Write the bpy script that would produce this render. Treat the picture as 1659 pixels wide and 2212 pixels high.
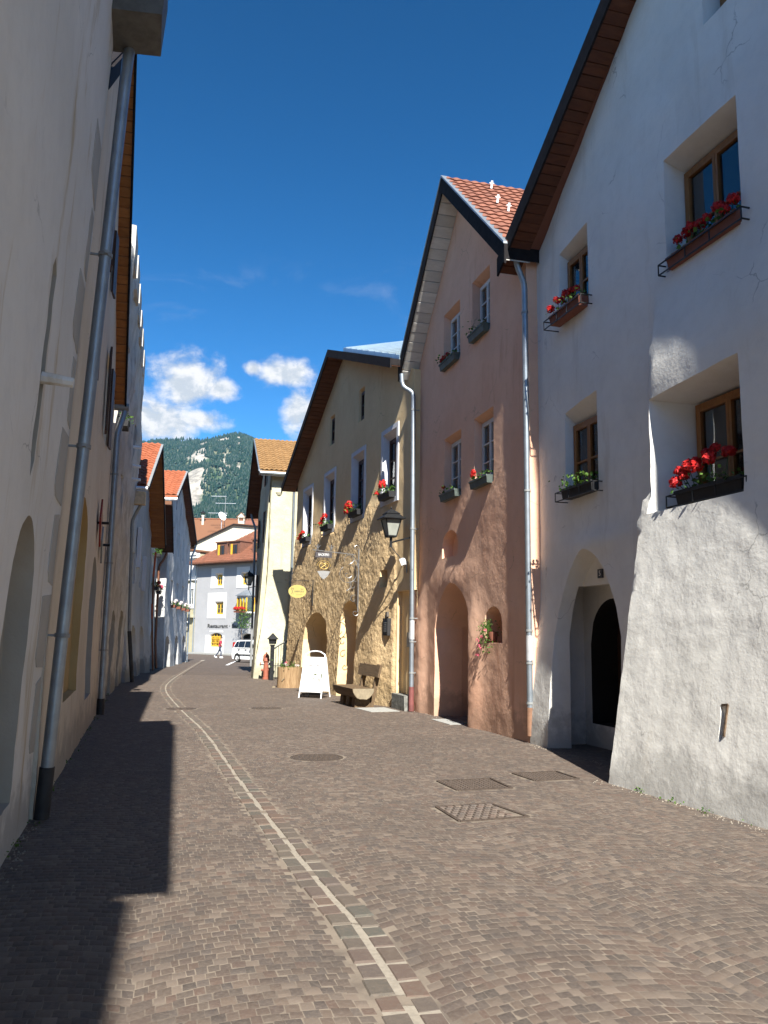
import bpy, bmesh, math, random
import numpy as np
from mathutils import Vector, Matrix, noise
rnd = random.Random(7)
S = bpy.context.scene
COL = S.collection
for o in list(bpy.data.objects): bpy.data.objects.remove(o)
sin, cos, pi, rad = math.sin, math.cos, math.pi, math.radians

# ------------------------------------------------------------------ camera
cam = bpy.data.cameras.new('camera'); co = bpy.data.objects.new('camera', cam); COL.objects.link(co)
cam.sensor_fit = 'VERTICAL'; cam.sensor_height = 24.0; cam.lens = 24.0*1789/2212
cam.clip_start = 0.05; cam.clip_end = 9000
p_, r_ = rad(8.42), rad(0.85)
F = Vector((0, cos(p_), sin(p_))); U0 = Vector((0, -sin(p_), cos(p_))); R0 = Vector((1, 0, 0))
R = cos(r_)*R0+sin(r_)*U0; U = cos(r_)*U0-sin(r_)*R0
m = Matrix.Identity(4)
for i in range(3): m[i][0], m[i][1], m[i][2] = R[i], U[i], -F[i]
m.translation = (0, 0, 1.6); co.matrix_world = m; S.camera = co

# ------------------------------------------------------------------ light
SUN_AZ, SUN_EL = rad(11.3), rad(42.5)        # light travels SUN_AZ left of +Y
trav = Vector((-sin(SUN_AZ)*cos(SUN_EL), cos(SUN_AZ)*cos(SUN_EL), -sin(SUN_EL)))
sl = bpy.data.lights.new('sun', 'SUN'); so = bpy.data.objects.new('sun', sl); COL.objects.link(so)
sl.energy = 5.0; sl.angle = rad(0.5); sl.color = (1, .96, .88)
so.rotation_euler = trav.to_track_quat('-Z', 'Y').to_euler()
W = bpy.data.worlds.new('World'); S.world = W; W.use_nodes = True
nt = W.node_tree; nt.nodes.clear()
class NB:
    """small node-graph helper"""
    def __init__(s, t): s.t = t
    def n(s, typ, ins=(), **kw):
        nd = s.t.nodes.new(typ)
        for k, v in kw.items(): setattr(nd, k, v)
        for k, v in (ins.items() if isinstance(ins, dict) else enumerate(ins)):
            if v is None: continue
            if isinstance(v, bpy.types.NodeSocket): s.t.links.new(v, nd.inputs[k])
            else: nd.inputs[k].default_value = v
        return nd
    def math(s, op, *a): return s.n('ShaderNodeMath', a, operation=op).outputs[0]
    def vm(s, op, *a):
        nd = s.n('ShaderNodeVectorMath', a, operation=op)
        return nd.outputs['Value'] if op in ('LENGTH', 'DOT_PRODUCT') else nd.outputs[0]
    def ss(s, x, a, b):
        nd = s.n('ShaderNodeMapRange', {0: x, 1: a, 2: b, 3: 0.0, 4: 1.0}, interpolation_type='SMOOTHSTEP'); return nd.outputs[0]
    def mix(s, f, a, b, bt='MIX'):
        nd = s.n('ShaderNodeMix', data_type='RGBA', blend_type=bt)
        for k, v in ((0, f), (6, a), (7, b)):
            if isinstance(v, bpy.types.NodeSocket): s.t.links.new(v, nd.inputs[k])
            else: nd.inputs[k].default_value = v if k == 0 else (*v[:3], 1)
        return nd.outputs[2]
    def noise(s, vec, scale, detail=4, rough=.55, dist=0.):
        return s.n('ShaderNodeTexNoise', {'Vector': vec, 'Scale': scale, 'Detail': detail, 'Roughness': rough, 'Distortion': dist}).outputs[0]
wb = NB(nt)
sky = wb.n('ShaderNodeTexSky', sky_type='NISHITA', sun_disc=False, sun_elevation=SUN_EL,
           sun_rotation=math.atan2(-trav.x, -trav.y), altitude=1000, air_density=1.0, dust_density=0.3, ozone_density=3.0)
geo = wb.n('ShaderNodeTexCoord').outputs['Generated']
sp = wb.n('ShaderNodeSeparateXYZ', [geo])
az = wb.math('ARCTAN2', sp.outputs[0], sp.outputs[1]); el = wb.math('ARCSINE', sp.outputs[2])
v2 = wb.n('ShaderNodeCombineXYZ', [az, el, 0.0]).outputs[0]
# cumulus heaps: (azimuth, elevation, half width, half height) in radians
HEAPS = [(-.245, .290, .050, .040), (-.285, .245, .075, .034), (-.222, .248, .036, .017), (-.20, .285, .026, .017), (-.33, .26, .07, .04),
         (-.125, .309, .046, .022), (-.165, .312, .016, .012), (-.108, .263, .024, .034), (-.06, .255, .06, .045),
         (.25, .24, .12, .06), (.55, .3, .14, .07), (1.1, .22, .2, .07), (-.7, .27, .13, .06), (-1.3, .24, .2, .08),
         (1.9, .25, .2, .08), (2.7, .3, .22, .07), (-2.1, .26, .2, .08), (-2.8, .2, .2, .06)]
f = None
for (a, e, ra, re) in HEAPS:
    d = wb.vm('LENGTH', wb.vm('MULTIPLY', wb.vm('SUBTRACT', v2, (a, e, 0)), (1/ra, 1/re, 0)))
    g = wb.math('SUBTRACT', 1.0, d)
    f = g if f is None else wb.math('MAXIMUM', f, g)
nv = wb.vm('MULTIPLY', v2, (1, 1.25, 1))
n1 = wb.noise(nv, 26, 8, .6, .15)
n2 = wb.noise(wb.vm('ADD', nv, (.006, .014, 0)), 26, 8, .6, .15)
dens = wb.math('ADD', f, wb.math('MULTIPLY', wb.math('SUBTRACT', n1, .47), 1.75))
mask = wb.ss(dens, -.02, .72)
wis = wb.ss(wb.noise(wb.vm('MULTIPLY', wb.vm('ADD', v2, (0, 0, 3)), (1, 2.2, 1)), 9, 6, .6, .6), .56, .85)
wis = wb.math('MULTIPLY', wis, wb.math('MULTIPLY', wb.ss(el, .3, .36), wb.math('SUBTRACT', .16, wb.math('MULTIPLY', wb.ss(el, .38, .48), .16))))
mask = wb.math('MAXIMUM', mask, wis)
lit = wb.ss(wb.math('ADD', wb.math('MULTIPLY', wb.math('SUBTRACT', n1, n2), 3.0), wb.math('MULTIPLY', dens, -.25)), -.42, .2)
CL = 6.6
ccol = wb.mix(lit, (.62*CL, .67*CL, .74*CL), (.96*CL, .95*CL, .96*CL))
skyg = wb.n('ShaderNodeGamma', {'Color': sky.outputs[0], 'Gamma': 1.48}).outputs[0]
skyc = wb.n('ShaderNodeHueSaturation', {'Hue': .494, 'Saturation': 1.15, 'Value': .47, 'Color': skyg}).outputs[0]
fin = wb.mix(mask, skyc, ccol)
bg = wb.n('ShaderNodeBackground', {'Color': fin, 'Strength': .065})
nt.links.new(bg.outputs[0], wb.n('ShaderNodeOutputWorld').inputs[0])
S.view_settings.view_transform = 'Standard'; S.view_settings.look = 'None'; S.view_settings.gamma = 1
S.view_settings.use_curve_mapping = False
S.view_settings.exposure = 1.36
S.cycles.max_bounces = 7; S.cycles.diffuse_bounces = 4; S.cycles.volume_bounces = 1; S.cycles.transparent_max_bounces = 12
S.cycles.caustics_reflective = False; S.cycles.caustics_refractive = False

# ------------------------------------------------------------------ materials
MATS = {}
def mat(name):
    mt = bpy.data.materials.new(name); mt.use_nodes = True; t = mt.node_tree; t.nodes.clear()
    nb = NB(t); nb.out = t.nodes.new('ShaderNodeOutputMaterial'); MATS[name] = mt
    nb.pos = nb.n('ShaderNodeTexCoord').outputs['Object']
    return mt, nb
def fin_bsdf(nb, col, rough=.8, metal=0., bump=None, bd=.01, bs=1., spec=.3):
    b = nb.n('ShaderNodeBsdfPrincipled', {'Base Color': col if isinstance(col, bpy.types.NodeSocket) else (*col[:3], 1), 'Roughness': rough, 'Metallic': metal, 'Specular IOR Level': spec})
    if bump is not None:
        bp = nb.n('ShaderNodeBump', {'Strength': bs, 'Distance': bd, 'Height': bump})
        nb.t.links.new(bp.outputs[0], b.inputs['Normal'])
    nb.t.links.new(b.outputs[0], nb.out.inputs[0]); return b
def plaster(name, col, alt, stain=None, sc=.6, bd=.012, fine=22., st=.0, grime=0., crack=0.):
    """lime plaster: cloudy colour, trowel relief, streaky stains"""
    mt, nb = mat(name); P = nb.pos
    c = nb.mix(nb.ss(nb.noise(P, sc, 5, .6), .35, .68), col, alt)
    c = nb.mix(nb.math('MULTIPLY', nb.ss(nb.noise(P, 5, 4, .7), .42, .75), .22), c, [x*.72 for x in col])
    if stain:
        streak = nb.noise(nb.vm('MULTIPLY', P, (1.6, 1.6, .28)), 1.5, 6, .65, .4)
        c = nb.mix(nb.math('MULTIPLY', nb.ss(streak, .56, .74), st), c, stain)
    if grime or crack:
        wv = nb.vm('ADD', P, nb.vm('MULTIPLY', nb.n('ShaderNodeTexNoise', {'Vector': P, 'Scale': 3., 'Detail': 4.}).outputs['Color'], (.35, .35, .35)))
        vo = nb.n('ShaderNodeTexVoronoi', {'Vector': wv, 'Scale': .8}, feature='DISTANCE_TO_EDGE').outputs['Distance']
        ck = nb.math('MULTIPLY', nb.math('SUBTRACT', 1.0, nb.ss(vo, .0015, .007)), nb.ss(nb.noise(P, .9, 3, .6), .52, .62))
        c = nb.mix(nb.math('MULTIPLY', ck, .55), c, [x*.35 for x in col])
    if grime:
        z = nb.n('ShaderNodeSeparateXYZ', [P]).outputs[2]
        gm = nb.math('SUBTRACT', nb.math('MULTIPLY', nb.noise(P, 2.6, 6, .7), 1.9), nb.math('ADD', z, .35))
        c = nb.mix(nb.math('MULTIPLY', nb.ss(gm, 0, .5), grime), c, [x*.42 for x in col])
    h = nb.math('ADD', nb.math('MULTIPLY', nb.noise(P, 3.2, 5, .6), 1.6), nb.math('MULTIPLY', nb.noise(P, fine, 5, .65), .45))
    fin_bsdf(nb, c, .9, 0, h, bd, .9, .15); return mt
def simple(name, col, rough=.6, metal=0., var=.25, sc=8., bd=.002, spec=.4, attr=False):
    mt, nb = mat(name); P = nb.pos
    nz = nb.noise(P, sc, 5, .6)
    c = nb.mix(nb.ss(nz, .3, .75), [x*(1+var) for x in col], [x*(1-var) for x in col])
    if attr:
        a = nb.n('ShaderNodeAttribute', attribute_name='rnd').outputs['Fac']
        c = nb.mix(nb.math('MULTIPLY', a, .5), c, [x*.55 for x in col])
    fin_bsdf(nb, c, rough, metal, nz, bd, .6, spec); return mt
def wood(name, c1, c2, axis=(1, 1, 12), rough=.65, sc=3., objvar=.35):
    mt, nb = mat(name)
    rn = nb.n('ShaderNodeObjectInfo').outputs['Random']
    P = nb.vm('ADD', nb.vm('MULTIPLY', nb.pos, axis), nb.n('ShaderNodeCombineXYZ', [nb.math('MULTIPLY', rn, 7), 0., 0.]).outputs[0])
    nz = nb.noise(P, sc, 6, .65, .5)
    c = nb.mix(nb.ss(nz, .32, .7), c1, c2)
    c = nb.mix(nb.math('MULTIPLY', rn, objvar), c, [x*.5 for x in c2])
    fin_bsdf(nb, c, rough, 0, nz, .004, .6, .3); return mt
WHITE = plaster('white_plaster', (.80, .785, .735), (.73, .715, .665), (.46, .40, .31), .8, .008, 16, .30, .6)
WREV = plaster('white_reveal', (.72, .715, .69), (.67, .665, .64), None, 1.2, .004)
PINK = plaster('pink_plaster', (.80, .505, .355), (.74, .435, .295), (.48, .21, .12), .7, .009, 18, .45, .6)
OCHRE = plaster('ochre_plaster', (.79, .60, .345), (.73, .53, .29), (.50, .28, .12), .6, .008, 24, .35, .5)
OROUGH = plaster('ochre_roughcast', (.72, .53, .30), (.63, .45, .245), (.50, .31, .14), 1.6, .035, 24, .35, .5)
SURR = plaster('white_surround', (.68, .69, .71), (.62, .63, .66), None, 2, .004)
PALEY = plaster('pale_yellow_plaster', (.50, .475, .35), (.43, .40, .28), (.40, .33, .16), .9, .03, 15, .55, .6)
LGREY = plaster('greybeige_plaster', (.73, .72, .69), (.65, .64, .605), (.40, .29, .13), .5, .010, 14, .8, .6)
LCREAM = plaster('cream_plaster', (.74, .66, .53), (.66, .575, .44), (.36, .25, .11), .5, .008, 14, .4, .5)
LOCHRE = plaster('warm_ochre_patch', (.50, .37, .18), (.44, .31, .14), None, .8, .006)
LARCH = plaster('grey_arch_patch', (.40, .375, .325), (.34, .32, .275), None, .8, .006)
QUOIN = plaster('painted_grey', (.46, .445, .41), (.42, .405, .37), None, 2, .003)
L3M = plaster('weathered_plaster', (.58, .55, .51), (.40, .37, .33), (.16, .15, .135), 1.1, .035, 12, .85, .6)
L4M = plaster('old_white_plaster', (.60, .60, .58), (.49, .49, .47), (.36, .29, .19), .8, .014, 14, .4, .8)
L6M = plaster('mottled_white_plaster', (.62, .62, .61), (.43, .43, .42), (.34, .34, .33), .9, .02, 10, .6, .6)
RGREY = plaster('grey_render', (.37, .37, .375), (.345, .345, .35), None, .8, .006)
RWHITE = plaster('clean_white_render', (.68, .67, .65), (.64, .63, .61), None, .8, .004)
OLIVE = plaster('olive_render', (.44, .40, .27), (.38, .34, .22), None, .8, .006)
CREAM2 = plaster('old_cream_render', (.62, .58, .48), (.45, .42, .33), (.32, .30, .24), .5, .02, 10, .6)
DARK = simple('dark_interior', (.012, .011, .010), .9)
DIM = simple('dim_interior', (.055, .045, .037), .9)
ZINC = simple('zinc_pipe', (.30, .34, .38), .45, .7, .12, 5)
ZINCP = simple('grey_painted_metal', (.26, .27, .27), .5, .2, .1, 5)
GALV = simple('new_galvanised', (.75, .77, .8), .35, .6, .1)
BLACKM = simple('black_iron', (.025, .026, .028), .45, .5, .3, 20)
PIPEB = simple('dark_pipe_foot', (.03, .03, .032), .6)
PIPER = simple('maroon_pipe_foot', (.16, .055, .05), .6)
RUSTP = simple('rusty_pipe_foot', (.22, .12, .075), .8, .1)
COPPER = simple('brown_copper_pipe', (.19, .085, .05), .5, .5)
ORANGEP = simple('orange_primed_pipe', (.48, .10, .035), .6)
SILVER = simple('silver_scrollwork', (.27, .27, .27), .35, .8, .2, 20)
FASC = simple('dark_fascia', (.016, .014, .015), .8, 0, .3, 8, .002, .12)
FASCG = simple('grey_boxed_eave', (.11, .105, .09), .6)
SOFW = wood('soffit_greywhite', (.76, .73, .67), (.64, .61, .56), (4, 1, 4), .8)
SOFR = wood('soffit_redbrown', (.15, .052, .024), (.09, .032, .016), (4, 1, 4), .6)
SOFO = wood('soffit_orange', (.42, .17, .05), (.30, .115, .032), (4, 1, 4), .5)
SOFD = wood('soffit_dark', (.085, .035, .022), (.05, .022, .015), (4, 1, 4), .6)
WOODO = wood('window_wood', (.33, .15, .045), (.24, .10, .03), (8, 8, 1.5), .45, 4, .1)
WOODB = wood('window_brown', (.075, .035, .02), (.05, .024, .014), (8, 8, 1.5), .5, 4, .1)
WOODW = simple('window_white', (.62, .61, .58), .5, 0, .06)
WOODY = simple('window_yellow', (.62, .36, .035), .5, 0, .1)
LOG = wood('log_wood', (.34, .23, .125), (.20, .12, .06), (9, 9, .7), .85, 3.5, 0)
BENCH = wood('bench_wood', (.15, .10, .055), (.085, .055, .03), (1, 9, 9), .8, 3, .2)
LOGEND = simple('log_end', (.22, .18, .12), .8, 0, .2, 9)
BARK = simple('bark', (.12, .08, .05), .95, 0, .4, 14, .02)
def tilemat(name, a, b, c):
    mt, nb = mat(name)
    rn = nb.n('ShaderNodeObjectInfo').outputs['Random']
    at = nb.n('ShaderNodeAttribute', attribute_name='rnd').outputs['Fac']
    w = nb.n('ShaderNodeTexWhiteNoise', {1: nb.math('ADD', rn, at)}, noise_dimensions='1D').outputs[0]
    col = nb.mix(w, a, b); nz = nb.noise(nb.pos, 7, 5, .7)
    col = nb.mix(nb.math('MULTIPLY', nb.ss(nz, .5, .75), .6), col, c)
    fin_bsdf(nb, col, .8, 0, nz, .004, .5, .2)
    return mt
TILEP = tilemat('tile_terracotta', (.25, .105, .07), (.18, .078, .055), (.15, .075, .055))
TILEO = tilemat('tile_orange', (.34, .105, .05), (.27, .085, .04), (.24, .09, .045))
TILEY = tilemat('tile_ochre_brown', (.27, .155, .065), (.21, .12, .05), (.19, .12, .055))
TILEB = tilemat('tile_brown', (.18, .085, .048), (.14, .068, .04), (.18, .105, .05))
TILER = tilemat('tile_redbrown', (.25, .10, .06), (.19, .08, .048), (.20, .09, .055))
SHEET = simple('blue_grey_sheet_metal', (.33, .42, .48), .3, .7, .1, 3)
DORM = simple('dormer_cladding', (.16, .075, .05), .6, 0, .2)
def glassmat(name, tint, op):
    mt, nb = mat(name)
    nz = nb.noise(nb.pos, 2.2, 2, .5)
    bp = nb.n('ShaderNodeBump', {'Strength': .12, 'Distance': .02, 'Height': nz}).outputs[0]
    gl = nb.n('ShaderNodeBsdfGlossy', {'Color': (.9, .93, .95, 1), 'Roughness': .04, 'Normal': bp})
    tr = nb.n('ShaderNodeBsdfTransparent', {'Color': (*tint, 1)})
    fr = nb.math('ADD', nb.math('MULTIPLY', nb.n('ShaderNodeFresnel', {'IOR': 1.5}).outputs[0], 1.3), op)
    mx = nb.n('ShaderNodeMixShader', [fr, tr.outputs[0], gl.outputs[0]])
    nb.t.links.new(mx.outputs[0], nb.out.inputs[0]); return mt
GLASS = glassmat('window_glass', (.75, .78, .78), .05)
SHIELDG = glassmat('sign_glass', (.93, .93, .92), .03)
FROST = simple('frosted_lamp_glass', (.27, .28, .25), .35, 0, .12, 6)
BULB = simple('bulb_glass', (.85, .82, .7), .2, 0, .05)
CURT = simple('lace_curtain', (.72, .73, .75), .9, 0, .2, 30)
def leafmat(name, a, b):
    mt, nb = mat(name)
    at = nb.n('ShaderNodeAttribute', attribute_name='rnd').outputs['Fac']
    c = nb.mix(at, a, b)
    d = nb.n('ShaderNodeBsdfPrincipled', {'Base Color': c, 'Roughness': .55, 'Specular IOR Level': .3})
    tl = nb.n('ShaderNodeBsdfTranslucent', {'Color': c})
    mx = nb.n('ShaderNodeMixShader', [.3, d.outputs[0], tl.outputs[0]])
    nb.t.links.new(mx.outputs[0], nb.out.inputs[0]); return mt
LEAF = leafmat('geranium_leaf', (.045, .11, .018), (.11, .20, .035))
PETAL = leafmat('red_petal', (.36, .006, .012), (.82, .045, .035))
PETALW = leafmat('white_petal', (.8, .78, .76), (.75, .6, .6))
PETALP = leafmat('pink_petal', (.75, .10, .18), (.85, .2, .3))
CONIF = leafmat('forest_green', (.010, .036, .030), (.026, .060, .038))
TERRA = simple('terracotta_box', (.19, .07, .045), .8, 0, .15)
GREENB = simple('grey_green_box', (.075, .095, .085), .6)
BLACKB = simple('black_box', (.02, .02, .022), .6)
WPAINT = simple('white_paint', (.80, .80, .80), .4, 0, .03)
CARW = simple('car_white', (.78, .79, .80), .22, 0, .02, 3, .0, .5)
CARG = simple('car_glass', (.012, .014, .017), .06, 0, .1, 3, .0, .8)
RUBBER = simple('rubber', (.022, .022, .022), .8)
RIM = simple('wheel_rim', (.5, .5, .5), .4, .6)
PRINTK = simple('print_black', (.05, .05, .05), .7)
PRINTG = simple('print_grey', (.16, .16, .16), .7)
PRINTL = simple('print_lightgrey', (.30, .30, .29), .7)
PEARG = simple('print_greygreen', (.15, .17, .12), .7)
SIGNY = simple('sign_yellow', (.37, .31, .10), .5, 0, .04)
SIGNR = simple('sign_red', (.22, .02, .015), .5)
GOLD = simple('gold_pretzel', (.42, .28, .08), .4, .3)
HYDR = simple('hydrant_red', (.28, .09, .055), .55, 0, .15)
IRONC = simple('cast_iron', (.085, .065, .052), .6, .4, .3, 30, .004)
CONC = simple('granite_slab', (.30, .30, .28), .85, 0, .2, 25, .004)
STEPM = simple('rough_stone', (.16, .16, .145), .9, 0, .4, 12, .03)
SHIRT = simple('shirt_red', (.33, .022, .05), .85, 0, .15)
JEANS = simple('jeans_blue', (.05, .06, .095), .85, 0, .2)
SKIN = simple('skin', (.52, .31, .22), .6, 0, .08)
HAIR = simple('hair', (.06, .045, .035), .8)
TAIL = simple('tail_light', (.35, .01, .01), .2)
SOIL = simple('soil', (.04, .03, .022), .95)
# paving
def pavemat(name, far):
    mt, nb = mat(name); P = nb.n('ShaderNodeNewGeometry').outputs['Position']
    at = nb.n('ShaderNodeAttribute', attribute_name='rnd').outputs['Fac']
    w = nb.n('ShaderNodeTexWhiteNoise', {1: at}, noise_dimensions='1D').outputs[0]
    cr = nb.n('ShaderNodeValToRGB', [w])
    e = cr.color_ramp.elements
    cols = [(0.09, 0.066, 0.053), (0.065, 0.054, 0.047), (0.13, 0.097, 0.075), (0.082, 0.061, 0.049), (0.107, 0.072, 0.056), (0.075, 0.062, 0.055), (0.16, 0.125, 0.099), (0.093, 0.071, 0.057), (0.07, 0.056, 0.049), (0.114, 0.083, 0.065)]
    e[0].position = 0; e[0].color = (*cols[0], 1); e[1].position = 1; e[1].color = (*cols[-1], 1)
    for i, c in enumerate(cols[1:-1]):
        x = e.new((i+1)/9); x.color = (*c, 1)
    nz = nb.noise(P, 42, 4, .7)
    c = nb.mix(nb.math('MULTIPLY', nb.ss(nz, .35, .8), .55), cr.outputs[0], (.16, .13, .105))
    big = nb.noise(P, .6, 6, .7, .6)
    c = nb.mix(nb.math('MULTIPLY', nb.ss(big, .42, .66), .42), c, (.066, .053, .045))
    fin_bsdf(nb, c, .72, 0, nz, .004, .7, .35); return mt
PAVE = pavemat('porphyry', False)
def sandmat():
    mt, nb = mat('joint_sand'); P = nb.n('ShaderNodeNewGeometry').outputs['Position']
    nz = nb.noise(P, 60, 3, .7)
    c = nb.mix(nb.ss(nb.noise(P, 3, 4, .6), .35, .7), (.20, .165, .13), (.12, .098, .08))
    fin_bsdf(nb, c, .9, 0, nz, .004, .8, .2)
sandmat(); SAND = MATS['joint_sand']
def farstreet():
    mt, nb = mat('street_far'); P = nb.n('ShaderNodeNewGeometry').outputs['Position']
    v = nb.n('ShaderNodeTexVoronoi', {'Vector': P, 'Scale': 8.5}); w = nb.n('ShaderNodeTexWhiteNoise', [v.outputs['Color']], noise_dimensions='3D').outputs[0]
    c = nb.mix(w, (.076, .060, .050), (.112, .086, .069))
    c = nb.mix(nb.ss(v.outputs['Distance'], .05, .075), c, c)
    c = nb.mix(nb.math('MULTIPLY', nb.ss(nb.noise(P, .5, 5, .65), .4, .7), .3), c, (.06, .048, .041))
    fin_bsdf(nb, c, .8, 0, nb.noise(P, 20, 4, .7), .006, .8, .3)
farstreet(); FARST = MATS['street_far']
CHAN = None
def chanmat():
    mt, nb = mat('channel_stone'); P = nb.n('ShaderNodeNewGeometry').outputs['Position']
    at = nb.n('ShaderNodeAttribute', attribute_name='rnd').outputs['Fac']
    cr = nb.n('ShaderNodeValToRGB', [nb.n('ShaderNodeTexWhiteNoise', {1: at}, noise_dimensions='1D').outputs[0]])
    cols = [(0.098, 0.073, 0.058), (0.079, 0.077, 0.064), (0.118, 0.078, 0.059), (0.090, 0.070, 0.061), (0.103, 0.086, 0.068), (0.083, 0.067, 0.056)]
    e = cr.color_ramp.elements; e[0].color = (*cols[0], 1); e[1].color = (*cols[-1], 1)
    for i, c in enumerate(cols[1:-1]):
        x = e.new((i+1)/5); x.color = (*c, 1)
    nz = nb.noise(P, 30, 5, .75)
    c = nb.mix(nb.ss(nz, .4, .8), cr.outputs[0], (.125, .10, .08))
    fin_bsdf(nb, c, .75, 0, nz, .006, .8, .35)
chanmat(); CHAN = MATS['channel_stone']
MORTAR = simple('light_mortar', (.24, .21, .17), .9, 0, .15, 30)

# ------------------------------------------------------------------ builders
def link(o, parent=None):
    COL.objects.link(o)
    if parent is not None: o.parent = parent
    return o
def tag(o, label=None, cat=None, group=None, kind=None):
    if label: o['label'] = label
    if cat: o['category'] = cat
    if group: o['group'] = group
    if kind: o['kind'] = kind
    return o
class MB:
    def __init__(s): s.v = []; s.f = []; s.m = []; s.r = None
    def add(s, vs, fs, mi=0):
        b = len(s.v); s.v += [tuple(x) for x in vs]; s.f += [tuple(i+b for i in q) for q in fs]; s.m += [mi]*len(fs); return s
    def box(s, a, b, mi=0):
        x0, x1 = sorted((a[0], b[0])); y0, y1 = sorted((a[1], b[1])); z0, z1 = sorted((a[2], b[2]))
        return s.add([(x0, y0, z0), (x1, y0, z0), (x1, y1, z0), (x0, y1, z0), (x0, y0, z1), (x1, y0, z1), (x1, y1, z1), (x0, y1, z1)],
                     [(0, 3, 2, 1), (4, 5, 6, 7), (0, 1, 5, 4), (1, 2, 6, 5), (2, 3, 7, 6), (3, 0, 4, 7)], mi)
    def loft(s, rings, mi=0, cap=True, mats=None):
        n = len(rings[0]); vs = [p for r in rings for p in r]; fs = []; ms = []
        for k in range(len(rings)-1):
            for i in range(n):
                j = (i+1) % n; fs.append((k*n+i, k*n+j, k*n+n+j, k*n+n+i)); ms.append(mats[k] if mats else mi)
        if cap: fs += [tuple(range(n-1, -1, -1)), tuple(range((len(rings)-1)*n, len(rings)*n))]; ms += [mats[0] if mats else mi, mats[-1] if mats else mi]
        b = len(s.v); s.v += [tuple(x) for x in vs]; s.f += [tuple(i+b for i in q) for q in fs]; s.m += ms; return s
    def bar(s, a, b, w, h=None, mi=0, up=(0, 0, 1)):
        a, b = Vector(a), Vector(b); h = h or w; d = (b-a).normalized(); u = Vector(up)
        if abs(d.dot(u)) > .95: u = Vector((1, 0, 0))
        x = d.cross(u).normalized(); y = x.cross(d)
        ring = [x*w/2+y*h/2, -x*w/2+y*h/2, -x*w/2-y*h/2, x*w/2-y*h/2]
        return s.loft([[a+q for q in ring], [b+q for q in ring]], mi)
    def tube(s, path, r, n=8, mi=0, cap=True):
        path = [Vector(p) for p in path]; rings = []; rr = r if isinstance(r, (list, tuple)) else [r]*len(path)
        t0 = (path[1]-path[0]).normalized(); u = Vector((0, 0, 1)) if abs(t0.z) < .9 else Vector((1, 0, 0))
        x = t0.cross(u).normalized()
        for i, p in enumerate(path):
            t = (path[min(i+1, len(path)-1)]-path[max(i-1, 0)])
            t = t.normalized() if t.length > 1e-9 else t0
            x = (x-t*x.dot(t)).normalized(); y = t.cross(x)
            rings.append([p+(x*cos(2*pi*k/n)+y*sin(2*pi*k/n))*rr[i] for k in range(n)])
        return s.loft(rings, mi, cap)
    def lathe(s, prof, c=(0, 0, 0), n=12, mi=0, cap=True):
        return s.loft([[(c[0]+r*cos(2*pi*k/n), c[1]+r*sin(2*pi*k/n), c[2]+z) for k in range(n)] for r, z in prof], mi, cap)
    def build(s, name, mats, parent=None, smooth=False, recalc=True, rndv=None, ang=40):
        me = bpy.data.meshes.new(name); me.from_pydata(s.v, [], s.f)
        for mt in (mats if isinstance(mats, (list, tuple)) else [mats]): me.materials.append(mt)
        if any(s.m): me.polygons.foreach_set('material_index', s.m)
        if recalc:
            bm = bmesh.new(); bm.from_mesh(me); bmesh.ops.recalc_face_normals(bm, faces=bm.faces); bm.to_mesh(me); bm.free()
        if smooth: me.shade_smooth(); me.set_sharp_from_angle(angle=rad(ang))
        if rndv is not None:
            at = me.attributes.new('rnd', 'FLOAT', 'FACE'); at.data.foreach_set('value', np.asarray(rndv, dtype=np.float32))
        me.update()
        return link(bpy.data.objects.new(name, me), parent)
class Frame:
    """facade frame: s along the wall, p out of it, h above datum"""
    def __init__(s, O, A, N, k=1.):
        s.k = k; s.O = Vector((O[0], O[1], 0)); s.A = Vector((A[0], A[1], 0)).normalized(); s.N = Vector((N[0], N[1], 0)).normalized()
        s.sg = 1 if s.A.cross(s.N).z > 0 else -1
        X = s.A*s.sg; s.rot = Matrix((( X.x, s.N.x, 0), (X.y, s.N.y, 0), (0, 0, 1))).to_4x4()
    def world(s, a, p, h): return s.O+s.A*a*s.k+s.N*p+Vector((0, 0, h))
    def empty(s, name, a=0, p=0, h=0, label=None, cat=None, group=None):
        e = bpy.data.objects.new(name, None); link(e); e.empty_display_size = .3
        e.matrix_world = Matrix.Translation(s.world(a, p, h)) @ s.rot
        return tag(e, label, cat, group)
    def V(s, a, p, h): return Vector((s.sg*a*s.k, p, h))
    def box(s, mb, a0, a1, p0, p1, h0, h1, mi=0): return mb.box(s.V(a0, p0, h0), s.V(a1, p1, h1), mi)
    def prism(s, mb, poly, p0, p1, mi=0): return mb.loft([[s.V(a, p0, h) for a, h in poly], [s.V(a, p1, h) for a, h in poly]], mi)
def rightfac(O, dx, dy):
    A = Vector((dx, dy)).normalized(); return Frame(O, A, (-A.y, A.x)) if dy > 0 else Frame(O, A, (A.y, -A.x))
def leftfac(O, dx, dy):
    A = Vector((dx, dy)).normalized(); return Frame(O, A, (A.y, -A.x))
def rectp(a0, a1, h0, h1): return [(a0, h0), (a1, h0), (a1, h1), (a0, h1)]
def archp(a0, a1, h0, spring, apex, kind='pointed', n=8):
    """outline of an arched opening, always 2+2n-1 points"""
    c, hw = (a0+a1)/2, (a1-a0)/2; pts = [(a0, h0), (a1, h0)]
    for k in range(2*n+1):
        t = k/(2*n); x = a1-(a1-a0)*t; u = abs(x-c)/hw
        if kind == 'pointed': y = spring+(apex-spring)*(max(0., 1-u**1.75))**.72*(1-.0*u)
        else: y = spring+(apex-spring)*math.sqrt(max(0, 1-u*u))
        pts.append((x, y))
    return pts
def fr(x, y, z, o=4, H=1.0): return noise.fractal(Vector((x, y, z)), H, 2.0, o)
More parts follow.
